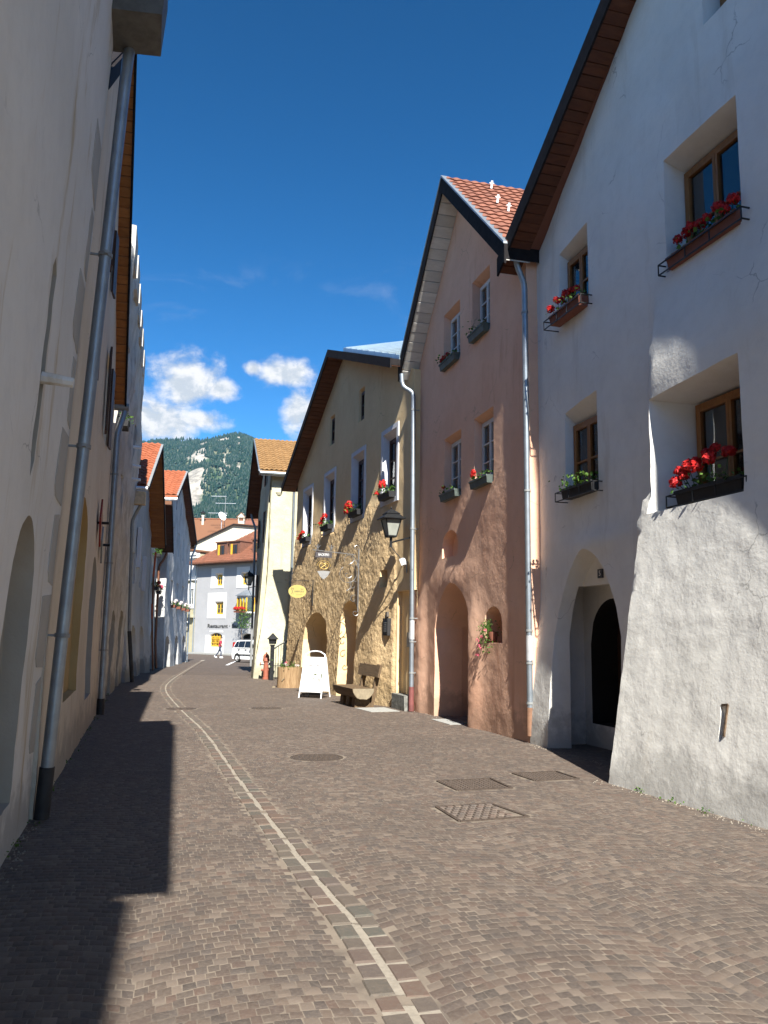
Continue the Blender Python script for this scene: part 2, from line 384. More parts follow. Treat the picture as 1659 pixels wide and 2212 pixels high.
def top_at(prof, a):
    for (a0, h0), (a1, h1) in zip(prof, prof[1:]):
        if a0 <= a <= a1: return h0+(h1-h0)*(a-a0)/(a1-a0)
    return prof[0][1] if a < prof[0][0] else prof[-1][1]
def wall(F, root, prof, D, pf, res, mats, cuts=(), name='wall', matf=None, h0=-.45, flip=False):
    a0, a1 = prof[0][0], prof[-1][0]
    ss_ = set(np.linspace(a0, a1, max(2, int(round((a1-a0)/res))+1)).round(4).tolist()); ss_ |= {round(a, 4) for a, _ in prof}
    ss_ = sorted(ss_); nh = max(2, int(round((max(h for _, h in prof)-h0)/res)))
    V = []; Fs = []; M = []
    for a in ss_:
        T = top_at(prof, a)
        for j in range(nh+1):
            h = h0+(T-h0)*j/nh; V.append(F.V(a, pf(a, h), h))
    nc = len(ss_); N1 = nh+1
    for i in range(nc-1):
        for j in range(nh):
            Fs.append((i*N1+j, (i+1)*N1+j, (i+1)*N1+j+1, i*N1+j+1))
            if matf:
                M.append(matf((ss_[i]+ss_[i+1])/2, h0+(top_at(prof, ss_[i])-h0)*(j+.5)/nh))
            else: M.append(0)
    loop = [i*N1 for i in range(nc)]+[(nc-1)*N1+j for j in range(1, nh+1)]+[i*N1+nh for i in range(nc-2, -1, -1)]+[j for j in range(nh-1, 0, -1)]
    b = len(V)
    V += [(V[i][0], -D, V[i][2]) for i in loop]; n = len(loop)
    for k in range(n):
        k2 = (k+1) % n; Fs.append((loop[k2], loop[k], b+k, b+k2)); M.append(0)
    Fs.append(tuple(b+k for k in range(n))); M.append(0)
    mb = MB(); mb.v = [tuple(v) for v in V]; mb.f = Fs; mb.m = M
    o = mb.build(name, mats, root)
    tmp = []
    for c in cuts:
        cb = MB(); cb.loft([[F.V(a, p, h) for a, h in poly] for p, poly in c['rings']], mats=c['mi'])
        # cutter materials follow the wall's slots
        co_ = cb.build('cutter', mats, root); tmp.append(co_)
        md = o.modifiers.new('b', 'BOOLEAN'); md.object = co_; md.operation = 'DIFFERENCE'; md.solver = 'MANIFOLD'
        try: md.material_mode = 'INDEX'
        except Exception: pass
    if tmp:
        bpy.context.view_layer.update()
        dg = bpy.context.evaluated_depsgraph_get(); me = bpy.data.meshes.new_from_object(o.evaluated_get(dg))
        o.modifiers.clear(); old = o.data; o.data = me; bpy.data.meshes.remove(old); me.name = name
        for t in tmp:
            d = t.data; bpy.data.objects.remove(t); bpy.data.meshes.remove(d)
    o.data.shade_smooth(); o.data.set_sharp_from_angle(angle=rad(38))
    return o
def cut(outer, inner, d, e=.3, room=.3, mi=(1, 2), pts=None):
    """splayed opening: outer outline on the wall face, inner one at depth d, then a room behind"""
    ex = [(o[0]-(i[0]-o[0])*e/d, o[1]-(i[1]-o[1])*e/d) for o, i in zip(outer, inner)]
    rings = [(e, ex), (-d, inner)]; m_ = [mi[0]]
    if room: rings.append((-d-room, inner)); m_.append(mi[1])
    return dict(rings=rings, mi=m_)
def window(F, root, a0, a1, h0, h1, p, frm, leaves=2, rows=2, fw=.055, curtain=None, name='window', split=.5, label=None):
    w = MB()
    for q in ((a0, a0+fw, h0, h1), (a1-fw, a1, h0, h1), (a0+fw, a1-fw, h0, h0+fw), (a0+fw, a1-fw, h1-fw, h1)): F.box(w, q[0], q[1], p-.07, p, q[2], q[3])
    wo = w.build(name, frm, root)
    if label: wo['label'] = label
    W_ = (a1-a0-2*fw)/leaves
    for k in range(leaves):
        b0 = a0+fw+k*W_+.004; b1 = b0+W_-.008; sw = fw*.75; sb = MB(); g0, g1 = h0+fw+.004, h1-fw-.004
        for q in ((b0, b0+sw, g0, g1), (b1-sw, b1, g0, g1), (b0+sw, b1-sw, g0, g0+sw), (b0+sw, b1-sw, g1-sw, g1)): F.box(sb, q[0], q[1], p-.055, p+.012, q[2], q[3])
        hs = [g0+sw+(g1-g0-2*sw)*(t if rows != 2 else (0, split, 1)[i]) for i, t in enumerate([r/rows for r in range(rows+1)])]
        for hh in hs[1:-1]: F.box(sb, b0+sw, b1-sw, p-.045, p+.006, hh-.013, hh+.013)
        so_ = sb.build('sash', frm, wo)
        for r in range(rows):
            gb = MB(); F.box(gb, b0+sw-.002, b1-sw+.002, p-.03, p-.024, hs[r]+(.013 if r else -.002), hs[r+1]-(.013 if r < rows-1 else -.002))
            gb.build('pane', GLASS, wo)
    if curtain:
        c0, c1 = curtain; cb = MB(); n = 26
        top, bot = h1-fw-.03, h0+(h1-h0)*(1-c1)
        pts = [(a0+fw+(a1-a0-2*fw)*i/n, p-.075-.012*sin(i*1.9)) for i in range(n+1)]
        vs = [F.V(a, q, top) for a, q in pts]+[F.V(a, q, bot+.03*abs(sin(i*.9))) for i, (a, q) in enumerate(pts)]
        cb.add(vs, [(i, i+1, n+2+i, n+1+i) for i in range(n)]); cb.build('curtain', CURT, wo, recalc=False)
    return wo
def downpipe(F, root, path, r, m_=None, sleeve=None, clamps=(), n=12):
    """sleeve: (height, material)"""
    pp = [F.V(*q) for q in path]; mb = MB()
    sm = [pp[0]]                                   # rounded elbows
    for i in range(1, len(pp)-1):
        a, b, c = pp[i-1], pp[i], pp[i+1]; k = min(r*2.2, (a-b).length*.45, (c-b).length*.45)
        u, w = b+(a-b).normalized()*k, b+(c-b).normalized()*k
        sm += [u, (u+b*2+w)/4, w]
    sm.append(pp[-1]); mb.tube(sm, r, n); o = mb.build('downpipe', m_ or ZINC, root, True)
    bot, up = pp[-1], (pp[-2]-pp[-1]).normalized()
    if sleeve:
        sb = MB(); sb.tube([bot-up*.02, bot+up*sleeve[0]], r*1.16, n); sb.build('foot_sleeve', sleeve[1], o, True)
    for h in clamps:
        t = (h-bot.z)/max(1e-6, (pp[-2].z-bot.z)); c = bot+(pp[-2]-bot)*t
        cb = MB(); cb.tube([c-up*.018, c+up*.018], r*1.2, n)
        cb.bar(c+Vector((0, -r*.9, 0)), c+Vector((0, -r-.1, 0)), .02); cb.bar(c+Vector((r*.9, .01, 0)), c+Vector((r*1.75, .01, 0)), .03)
        cb.build('clamp', ZINCP, o, True)
    return o
TILE_ME = {}
def tile_mesh(w, l, waves, mt, seg):
    key = (w, l, waves, mt.name)
    if key in TILE_ME: return TILE_ME[key]
    xs = np.linspace(-w/2, w/2, seg+1); mb = MB(); A_ = (.11 if waves == 1 else .11)*w/waves*(.45 if mt.name == 'tile_terracotta' else 1)
    zs = [A_*(1+cos(2*pi*waves*(x/w)+.4)) for x in xs]
    L = l*1.12
    rows = [[(x, 0, z+.022) for x, z in zip(xs, zs)], [(x, L, z-.006) for x, z in zip(xs, zs)], [(x, 0, z+.002) for x, z in zip(xs, zs)]]
    n = len(xs); vs = rows[0]+rows[1]+rows[2]
    fs = [(i, i+1, n+i+1, n+i) for i in range(n-1)]+[(2*n+i, 2*n+i+1, i+1, i) for i in range(n-1)]+[(n-1, 2*n-1, 3*n-1), (0, 2*n, n)]
    mb.add(vs, fs); o = mb.build('tile', mt, None, True, ang=50); me = o.data; bpy.data.objects.remove(o); TILE_ME[key] = me; return me
def tiles(F, parent, e, a, pmax, pmin, w, l, mt, waves=1, vis=300, seg=5, jit=.006, order=None):
    """lay tiles on the slope from eave e=(s,h) to ridge a=(s,h); the ones past vis go into one stuff part"""
    E, T = F.V(e[0], 0, e[1]), F.V(a[0], 0, a[1]); sl_ = T-E; Ls = sl_.length; up = sl_/Ls
    X = Vector((0, -1, 0)); X = Vector((0, 1, 0)) if up.cross(Vector((0, 0, 1))).length < 0 else X
    Z = X.cross(up)
    if Z.z < 0: X = -X; Z = -Z
    nr = int(Ls/l); nc = int((pmax-pmin)/w); l2 = Ls/nr; cells = [(c, r) for c in range(nc) for r in range(nr)]
    me = tile_mesh(w, l2, waves, mt, seg); rest = MB(); rv = []
    for k, (c, r) in enumerate(cells):
        j = [rnd.uniform(-1, 1) for _ in range(4)]
        o_ = E+up*(r*l2+j[0]*jit*2)+Vector((0, pmax-(c+.5)*w, 0))+Z*(.012+.002*j[1])
        th = j[2]*.012; Xr = X*cos(th)+up*sin(th); Yr = up*cos(th)-X*sin(th); Zr = Z+up*j[3]*.012
        M_ = Matrix((Xr, Yr, Zr)).transposed().to_4x4(); M_.translation = o_
        if k < vis:
            t = bpy.data.objects.new('tile', me); link(t, parent); t.matrix_local = M_
        else:
            b = len(rest.v); rest.v += [tuple(M_ @ v.co) for v in me.vertices]; q = [tuple(b+i for i in p.vertices) for p in me.polygons]
            rest.f += q; rest.m += [0]*len(q); rv += [rnd.random()]*len(q)
    if rest.v: tag(rest.build('tiles', mt, parent, True, False, rv, 50), kind='stuff')
def gable(F, root, prof, po, D, fas, sof=None, base=None, th=.16, ext=(.2, .2), bw=.2, sides=(1, 1), name='roof', fh=.2, flash=None, maxb=60):
    """two-pitch roof with soffit boards under the verge; returns the slope objects (left, right of s)"""
    out = []; (a0, h0), (am, hm), (a1, h1) = prof
    for k, (e, m0, ex) in enumerate((((a0, h0), (am, hm), ext[0]), ((a1, h1), (am, hm), ext[1]))):
        g = (m0[1]-e[1])/abs(m0[0]-e[0]); sg = 1 if m0[0] > e[0] else -1
        E = (e[0]-sg*ex, e[1]-g*ex); mb = MB(); z = .03
        F.prism(mb, [(E[0], E[1]+z), (m0[0], m0[1]+z), (m0[0], m0[1]+z+th), (E[0], E[1]+z+th)], po, -D)
        ro = mb.build(name, base or fas, root); out.append((ro, (E[0], E[1]+z+th), (m0[0], m0[1]+z+th)))
        fb = MB(); F.prism(fb, [(E[0], E[1]-.05), (m0[0]-sg*.002, m0[1]-.05), (m0[0]-sg*.002, m0[1]-.05+fh+.05), (E[0], E[1]-.05+fh+.05)], po+.001, po+.035); fb.build('fascia', fas, ro)
        if flash:
            lb = MB(); F.prism(lb, [(E[0], E[1]+fh+.003), (m0[0]-sg*.002, m0[1]+fh+.003), (m0[0]-sg*.002, m0[1]+fh+.045), (E[0], E[1]+fh+.045)], po+.05, po-.09); lb.build('verge_flashing', flash, ro)
        if sof and sides[k]:
            Ls = math.hypot(m0[0]-E[0], m0[1]-E[1]); n = min(maxb, int(Ls/bw)); 
            for i in range(n):
                t0, t1 = i/n+.006/Ls*2, (i+1)/n-.006/Ls*2; bb = MB(); d = rnd.uniform(-.004, .004)
                q = [(E[0]+(m0[0]-E[0])*t, E[1]+(m0[1]-E[1])*t) for t in (t0, t1)]
                F.prism(bb, [(q[0][0], q[0][1]+.004+d), (q[1][0], q[1][1]+.004+d), (q[1][0], q[1][1]+.026), (q[0][0], q[0][1]+.026)], -.02, po-.004)
                bb.build('soffit_board', sof, ro)
    return out
def sheet_roof(F, root, E, T, p0, p1, mt, name='roof_sheet'):
    mb = MB(); F.prism(mb, [E, T, (T[0], T[1]+.03), (E[0], E[1]+.03)], p0, p1); return mb.build(name, mt, root)
def foliage(mb_v, rv, pts, size, n_per=1, up=.5, rg=rnd):
    """bent five-point leaves"""
    V = []; Fs = []
    for c in pts:
        d = Vector((rg.uniform(-1, 1), rg.uniform(-1, 1), rg.uniform(-.6, 1)+up)).normalized(); x = d.orthogonal().normalized()
        x = Matrix.Rotation(rg.uniform(0, 6.3), 3, d) @ x; y = d.cross(x); s_ = size*rg.uniform(.6, 1.25); c = Vector(c)
        b = len(mb_v.v)
        mb_v.v += [tuple(c+d*s_*.12)]+[tuple(c+(x*cos(t)+y*sin(t))*s_*(.55 if k else .3)) for k, t in enumerate((0, 1.25, 2.5, 3.77, 5.03))]
        mb_v.f += [(b, b+1+k, b+1+(k+1) % 5) for k in range(5)]; mb_v.m += [0]*5; rv += [rg.random()]*5
def blossom(parent, c, r, mt, rg=rnd, n=64):
    mb = MB(); rv = []
    for i in range(n):
        z = 1-2*(i+.5)/n; t = i*2.39996; q = math.sqrt(max(0, 1-z*z)); d = Vector((q*cos(t), q*sin(t), z))
        if z < -.6: continue
        d = (d+Vector((rg.uniform(-.25, .25),)*3)).normalized(); x = d.orthogonal().normalized(); y = d.cross(x); a = rg.uniform(0, 6)
        x, y = x*cos(a)+y*sin(a), y*cos(a)-x*sin(a); k = r*.36; o = Vector(c)+d*r*rg.uniform(.7, 1.0); dd = d*r*.25
        b = len(mb.v); mb.v += [tuple(o-x*k+dd*rg.uniform(0, 1.4)), tuple(o-y*k), tuple(o+x*k+dd*rg.uniform(0, 1.4)), tuple(o+y*k)]; mb.f.append((b, b+1, b+2, b+3)); mb.m.append(0); rv.append(rg.random())
    return mb.build('blossom', mt, parent, False, False, rv)
def flowerbox(F, a0, a1, h, p0, dep, boxm, label, blooms, cat='flower box', group='window boxes with red geraniums', leafn=90, lh=.16, bracket=True, boxh=.15, petal=None, br=.062, spread=.1, lsz=.05):
    """blooms: list of (t along the box, out, up) for each flower head"""
    c = (a0+a1)/2; e = F.empty('flower_box', c, p0, h, label, cat, group); w = (a1-a0)/2;
    rg = random.Random(sum(map(ord, label)))
    mb = MB()
    mb.loft([[F.V(-w+.02, .02, 0), F.V(w-.02, .02, 0), F.V(w-.02, dep-.02, 0), F.V(-w+.02, dep-.02, 0)], [F.V(-w, 0, boxh), F.V(w, 0, boxh), F.V(w, dep, boxh), F.V(-w, dep, boxh)]])
    F.box(mb, -w-.008, w+.008, dep-.006, dep+.010, boxh-.03, boxh+.004)
    mb.build('trough', boxm, e)
    if bracket:
        bb = MB()
        for z in (-.02, boxh*.75):
            bb.bar(F.V(-w-.12, dep+.03, z), F.V(w+.12, dep+.03, z), .014)
            for q in (-w-.12, w+.12): bb.bar(F.V(q, dep+.03, z), F.V(q, -.05, z), .014)
        for q in (-w-.12, -w*.35, w*.35, w+.12): bb.bar(F.V(q, dep+.03, -.02), F.V(q, dep+.03, boxh*.75), .012)
        bb.build('iron_bracket', BLACKM, e)
    lb = MB(); rv = []
    pts = []
    for _ in range(leafn):
        t = rg.uniform(-1, 1); pts.append(F.V(t*w, dep*.5+rg.gauss(0, dep*.35+spread*.3), boxh+lh*rg.uniform(-.15, 1)**1.0*(1-.3*abs(t))))
    foliage(lb, rv, pts, lsz, rg=rg); tag(lb.build('leaves', LEAF, e, False, False, rv), kind='stuff')
    for t, q, u in blooms:
        b = F.V(t*w, dep*.5+q, boxh+u); sb = MB(); sb.tube([F.V(t*w*.9, dep*.5, boxh-.02), b], .005, 4); st = sb.build('stem', LEAF, e)
        blossom(e, b, br*rg.uniform(.8, 1.15), petal or PETAL, rg)
    return e
def text(body, size, mt, parent, M_, ext=.002, off=0., name='lettering', shear=0., align='CENTER'):
    cu = bpy.data.curves.new('t', 'FONT'); cu.body = body; cu.size = size; cu.extrude = ext; cu.offset = off; cu.shear = shear; cu.align_x = align; cu.align_y = 'CENTER'; cu.resolution_u = 3
    o = bpy.data.objects.new('t', cu); COL.objects.link(o); bpy.context.view_layer.update()
    me = bpy.data.meshes.new_from_object(o.evaluated_get(bpy.context.evaluated_depsgraph_get())); bpy.data.objects.remove(o); bpy.data.curves.remove(cu)
    me.name = name; me.materials.clear(); me.materials.append(mt)
    t = link(bpy.data.objects.new(name, me), parent); t.matrix_local = M_; return t
def M3(x, y, z, o):
    M_ = Matrix((Vector(x), Vector(y), Vector(z))).transposed().to_4x4(); M_.translation = Vector(o); return M_

# ------------------------------------------------------------------ ground
def G(y):
    y = max(0., y); z = -.005*y-.00004*y*y
    if y > 58:
        t = min(1, (y-58)/16); z = -.4246+(-.56+.4246)*(t*(2-t))
    return z
def gpt(x, y, dz=0): return Vector((x, y, G(y)+dz))
ys = [-400, -60, -12, -6]+list(np.arange(0, 76, 2.))+[80, 100, 200, 600, 1500, 4200]; xs = [-3000, -400, -60, -30, -20, -12, -6, 0, 6, 12, 30, 400, 3000]
gb = MB(); gb.add([(x, y, G(y)-.022) for y in ys for x in xs], [(j*len(xs)+i, j*len(xs)+i+1, (j+1)*len(xs)+i+1, (j+1)*len(xs)+i) for j in range(len(ys)-1) for i in range(len(xs)-1)])
ground = tag(gb.build('ground', FARST, None, True), kind='structure')
# joint sand under the setts
Lw = lambda y: -3.05-.285*(y-7.45)                     # left building line
def Rw(y):                                              # right building line
    if y < 10.05: return 2.62+(10.05-y)*.31
    if y < 13.54: return 3.4-(y-10.05)*.29
    if y < 19.24: return 2.39-.3*(y-13.54)+.25
    if y < 30.6: return .68-.34*(y-19.24)+.15
    return -2.2-.1*(y-30.6)
CH = [(1.35, -2.5), (.62, 1.9), (.18, 3.76), (-.12, 4.96), (-.35, 5.65), (-.68, 6.71), (-1.55, 9.57), (-3.02, 14.55), (-4.46, 18.89), (-6.55, 25.69), (-7.92, 31.94), (-10.4, 46.), (-13.51, 63.8)]
def catmull(P, n=12):
    P = [Vector(p) for p in P]; out = []
    for i in range(len(P)-1):
        a, b, c, d = P[max(0, i-1)], P[i], P[i+1], P[min(len(P)-1, i+2)]
        for k in range(n):
            t = k/n; out.append(.5*((2*b)+(c-a)*t+(2*a-5*b+4*c-d)*t*t+(3*b-a-3*c+d)*t**3))
    out.append(P[-1]); return out
CHp = catmull(CH)
CHy = np.array([p.y for p in CHp]); CHx = np.array([p.x for p in CHp])
YEND = 36.
sb_ = MB(); yy = np.arange(-3, YEND+1, 1.)
sb_.add([(x, y, G(y)-.0012) for y in yy for x in (Lw(y)-.6, Rw(y)+2.2)], [(2*i, 2*i+1, 2*i+3, 2*i+2) for i in range(len(yy)-1)])
bed = tag(sb_.build('sand_bed', SAND, None), kind='structure')
street = bpy.data.objects.new('street', None); link(street); street['kind'] = 'structure'
LIDS = [((-.865, 11.62), .36), ((-2.64, 19.47), .36), ((-4.48, 19.0), .34)]
RECTS = [[(.66, 9.83), (1.3, 10.07), (1.45, 9.44), (.84, 9.25)], [(.55, 8.34), (1.1, 8.55), (1.37, 7.95), (.72, 7.71)], [(1.62, 10.47), (2.2, 10.68), (2.35, 10.14), (1.80, 9.96)]]
def inpoly(x, y, P, g=.03):
    c = np.mean(np.array(P), axis=0); ok = np.ones_like(x, bool)
    for (x0, y0), (x1, y1) in zip(P, P[1:]+P[:1]):
        nx, ny = -(y1-y0), x1-x0; L = math.hypot(nx, ny); nx /= L; ny /= L
        sgn = 1 if (c[0]-x0)*nx+(c[1]-y0)*ny > 0 else -1
        ok &= ((x-x0)*nx+(y-y0)*ny)*sgn > -g
    return ok
# porphyry setts laid in segmental arcs
rs = np.random.RandomState(3)
WCOL, PIT = 1.36, .078
ca, sa_ = cos(rad(15.6)), sin(rad(15.6))               # street axis leans left of +Y
def warp(a, b, k):
    u = (a-(k+.5)*WCOL); Rr = WCOL*1.08
    bb = b+np.sqrt(Rr*Rr-u*u)-Rr
    x = a*ca-bb*sa_; y = a*sa_+bb*ca; return x, y
na = 22; cells = []
tooth = {}
rww = rs.uniform(-.010, .010, (64, 997, 32))
def rowwave(k, r, i): return rww[k+20, r+200, i]
for k in range(-9, 10):
    for r in range(-60, int((YEND+8)/PIT)):
        off = (r % 2)*.5+rs.uniform(-.12, .12)
        e = [0]+[i+off for i in range(1, na)]+[na] if r % 2 else list(range(na+1))
        e = np.array(e, float); e[1:-1] += rs.uniform(-.24, .24, len(e)-2)
        e = (k+e/na)*WCOL; e[0] += tooth.setdefault((k, r), rs.uniform(-.036, .036)); e[-1] += tooth.setdefault((k+1, r), rs.uniform(-.036, .036))
        for i in range(len(e)-1):
            w0, w1 = rowwave(k, r, i), rowwave(k, r+1, i)
            cells.append((e[i], e[i+1], r*PIT+w0, (r+1)*PIT+w1, k))
cells = np.array(cells)
mx_, my_ = warp((cells[:, 0]+cells[:, 1])/2, (cells[:, 2]+cells[:, 3])/2, cells[:, 4])
Ry = np.array([Rw(v) for v in my_]); keep = (my_ > 1.2) & (my_ < YEND) & (mx_ > Lw(my_)+.02) & (mx_ < Ry)
# outside the camera's width, or inside the vestibule of number 5
keep |= (mx_ >= Ry) & (mx_ < Ry+1.5) & (my_ > 10.2) & (my_ < 13.4)
chd = np.abs(mx_-np.interp(my_, CHy, CHx)); keep &= chd*.95 > .165
keep &= np.abs(mx_) < my_*.52+1.2
for (c, r) in LIDS: keep &= np.hypot(mx_-c[0], my_-c[1]) > r+.04
for P in RECTS: keep &= ~inpoly(mx_, my_, P, .05)
cells = cells[keep]; mx_, my_ = mx_[keep], my_[keep]
def setts(cells, idx, gap=.0008, ch=.0048):
    """8 vertices (skirt + crown) per sett"""
    c = cells[idx]; n = len(c); J = lambda s: rs.uniform(-s, s, n)
    gx = gap; A = np.stack([c[:, 0]+gx+J(.0030), c[:, 1]-gx+J(.0030), c[:, 1]-gx+J(.0030), c[:, 0]+gx+J(.0030)], 1)
    B = np.stack([c[:, 2]+gx+J(.0030), c[:, 2]+gx+J(.0030), c[:, 3]-gx+J(.0030), c[:, 3]-gx+J(.0030)], 1)
    X, Y = warp(A, B, c[:, 4:5]); cx, cy = X.mean(1, keepdims=True), Y.mean(1, keepdims=True)
    g = np.vectorize(G)(Y); top = rs.uniform(-.0014, .0014, n)[:, None]; tilt = rs.uniform(-.012, .012, (n, 2))
    ze = g-.0017; zt = g+top*.6+tilt[:, :1]*(X-cx)+tilt[:, 1:]*(Y-cy)
    f_ = 1-ch/(.038); P0 = np.stack([X, Y, ze], 2); P1 = np.stack([cx+(X-cx)*f_, cy+(Y-cy)*f_, zt], 2)
    return P0, P1
P0, P1 = setts(cells, np.arange(len(cells)))
val = rs.rand(len(cells))
dist = np.hypot(mx_, my_); vis_ = (np.abs(mx_) < (my_+.3)*.47) & (my_ > 3.05)
near = np.argsort(np.where(vis_, dist, 1e9))[:300]; isn = np.zeros(len(cells), bool); isn[near] = True
QF = [(4, 5, 6, 7), (0, 1, 5, 4), (1, 2, 6, 5), (2, 3, 7, 6), (3, 0, 4, 7)]
for i in near:
    mb = MB(); mb.v = [tuple(v) for v in P0[i]]+[tuple(v) for v in P1[i]]; mb.f = QF; mb.m = [0]*5
    mb.build('paving_sett', PAVE, street, False, False, [val[i]]*5)
o_ = np.where(~isn)[0]; Vv = np.concatenate([P0[o_], P1[o_]], 1).reshape(-1, 3); n_ = len(o_)
Ff = (np.arange(n_)[:, None, None]*8+np.array(QF)[None]).reshape(-1, 4)
me = bpy.data.meshes.new('paving_setts'); me.vertices.add(len(Vv)); me.vertices.foreach_set('co', Vv.ravel()); me.loops.add(Ff.size); me.loops.foreach_set('vertex_index', Ff.ravel())
me.polygons.add(len(Ff)); me.polygons.foreach_set('loop_start', np.arange(len(Ff))*4); me.update(calc_edges=True)
me.materials.append(PAVE); at = me.attributes.new('rnd', 'FLOAT', 'FACE'); at.data.foreach_set('value', np.repeat(val[o_], 5).astype(np.float32))
tag(link(bpy.data.objects.new('paving_setts', me), street), kind='stuff')
# channel: two rows of larger stones with a light mortar line between
mo = MB(); w_ = .36; L_ = [0]
for a, b in zip(CHp, CHp[1:]): L_.append(L_[-1]+(b-a).length)
def chat(d, q):
    i = min(len(L_)-2, max(0, int(np.searchsorted(L_, d)-1))); t = (d-L_[i])/(L_[i+1]-L_[i]); a, b = CHp[i], CHp[i+1]; u = (b-a).normalized()
    p = a+(b-a)*t; return Vector((p.x+u.y*q, p.y-u.x*q))
nn = 160; vs = []
for i in range(nn+1):
    for q in (-.128, .128):
        p = chat(L_[-1]*i/nn, q); vs.append((p.x, p.y, G(p.y)-.0012))
mo.add(vs, [(2*i, 2*i+1, 2*i+3, 2*i+2) for i in range(nn)]); mo.build('channel_mortar', MORTAR, street)
stones = []
for side in (-1, 1):
    d = .0
    while d < L_[-1]-1:
        ln = rnd.uniform(.155, .235); q0 = side*rnd.uniform(.014, .024); q1 = side*rnd.uniform(.125, .146); g_ = .006
        if side > 0 and q0 > q1: q0, q1 = q1, q0
        cs = [(d+g_, q0), (d+ln-g_, q0+rnd.uniform(-.006, .006)), (d+ln-g_+rnd.uniform(-.012, .012), q1), (d+g_+rnd.uniform(-.012, .012), q1)]
        pts = [chat(*c) for c in cs]; c = sum(pts, Vector((0, 0)))/4; dz = rnd.uniform(-.002, .007)
        mb = MB(); r0 = [(p.x, p.y, G(p.y)-.012) for p in pts]; r1 = [(c.x+(p.x-c.x)*.97, c.y+(p.y-c.y)*.97, G(p.y)+dz-.004) for p in pts]; r2 = [(c.x+(p.x-c.x)*.86, c.y+(p.y-c.y)*.86, G(p.y)+dz+.003) for p in pts]
        mb.loft([r0, r1, r2]); stones.append((c, mb)); d += ln
stones = [s for s in stones if s[0].y > 2.6 and s[0].y < 60]
stones.sort(key=lambda s: s[0].y); rest = MB(); rv = []
for i, (c, mb) in enumerate(stones):
    x = rnd.random()
    if i < 300: mb.build('channel_stone', CHAN, street, False, True, [x]*len(mb.f))
    else: b = len(rest.v); rest.v += mb.v; rest.f += [tuple(k+b for k in q) for q in mb.f]; rest.m += mb.m; rv += [x]*len(mb.f)
if rest.v: tag(rest.build('channel_stones', CHAN, street, False, True, rv), kind='stuff')
# lids and gratings
def lid_round(c, r, label):
    e = bpy.data.objects.new('manhole_cover', None); link(e); e.location = gpt(*c); tag(e, label, 'manhole cover', 'round manhole covers')
    mb = MB(); mb.lathe([(r, -.02), (r, .004), (r-.035, .005), (r-.04, -.004)], n=40); mb.build('rim', IRONC, e, True)
    mb = MB(); mb.lathe([(r-.045, -.03), (r-.045, .002), (.001, .003)], n=40); 
    for i in range(-4, 5):
        for j in range(-4, 5):
            if math.hypot(i, j)*.065 < r-.1: mb.box((i*.065-.018, j*.065-.018, .002), (i*.065+.018, j*.065+.018, .007))
    mb.build('lid', IRONC, e)
for (c, r), l in zip(LIDS, ('nearest round iron manhole cover in the open paving right of the channel line', 'small round iron cover in the paving in front of the white pavement sign', 'round iron cover lying on the pale channel line itself')): lid_round(c, r, l)
def lid_rect(P, label, kind):
    P = [Vector(p) for p in P]; c = sum(P, Vector((0, 0)))/4; e = bpy.data.objects.new('drain_cover', None); link(e); e.location = gpt(*c); tag(e, label, 'drain cover')
    z = G(c.y); Q = [(p-c) for p in P]
    fb = MB()
    for a, b in zip(Q, Q[1:]+Q[:1]):
        A, B = Vector((*a, G(a.y+c.y)-z)), Vector((*b, G(b.y+c.y)-z)); fb.bar(A, B, .035, .02)
    fb.build('frame', IRONC, e)
    lb = MB(); lb.loft([[(q.x*.96, q.y*.96, G(q.y+c.y)-z-.02) for q in Q], [(q.x*.96, q.y*.96, G(q.y+c.y)-z+.001) for q in Q]])
    lb.build('lid', SAND if kind == 'stone' else IRONC, e)
    ub, vb = Q[1]-Q[0], Q[3]-Q[0]; rb = MB(); rv = []
    n1, n2 = (7, 8) if kind == 'stone' else (12, 10)
    for i in range(n1):
        for j in range(n2):
            o = (j % 2)*.5 if kind == 'stone' else 0
            t0, t1 = (i+.08+o)/n1, (i+.92+o)/n1; s0, s1 = (j+.1)/n2, (j+.9)/n2
            if t1 > .99: continue
            q = [Q[0]+ub*t+vb*s for t, s in ((t0, s0), (t1, s0), (t1, s1), (t0, s1))]; cc = sum(q, Vector((0, 0)))/4; k = .8
            rb.loft([[(p.x, p.y, G(p.y+c.y)-z) for p in q], [(cc.x+(p.x-cc.x)*k, cc.y+(p.y-cc.y)*k, G(p.y+c.y)-z+(.013 if kind == 'stone' else .006)) for p in q]])
            rv += [rnd.random()]*6
    tag(rb.build('studs' if kind != 'stone' else 'small_setts', PAVE if kind == 'stone' else IRONC, e, False, True, rv), kind='stuff')
lid_rect(RECTS[0], 'brown iron drain cover with raised studs, middle of the three square ones', 'iron')
lid_rect(RECTS[1], 'square cover filled with small setts in an iron frame, nearest of the square ones', 'stone')
lid_rect(RECTS[2], 'iron drain cover in the paving beside the dark doorway of the white house', 'iron')
def slab(pts, label, mt, name='stone_slab'):
    c = sum((Vector(p) for p in pts), Vector((0, 0)))/len(pts); e = MB(); z = G(c.y)
    e.loft([[(p[0]-c.x, p[1]-c.y, -.03) for p in pts], [(p[0]-c.x, p[1]-c.y, .008+G(p[1])-z) for p in pts]])
    o = e.build(name, mt); o.location = gpt(*c); tag(o, label, 'slab')
slab([(1.02, 17.35), (1.32, 16.3), (1.62, 16.4), (1.32, 17.45)], 'grey ribbed stone slab in the paving before the pink archway', CONC)
slab([(-.62, 19.9), (-.22, 18.85), (.42, 19.15), (.08, 20.15)], 'pale granite slab in front of the ochre house doorway', CONC)

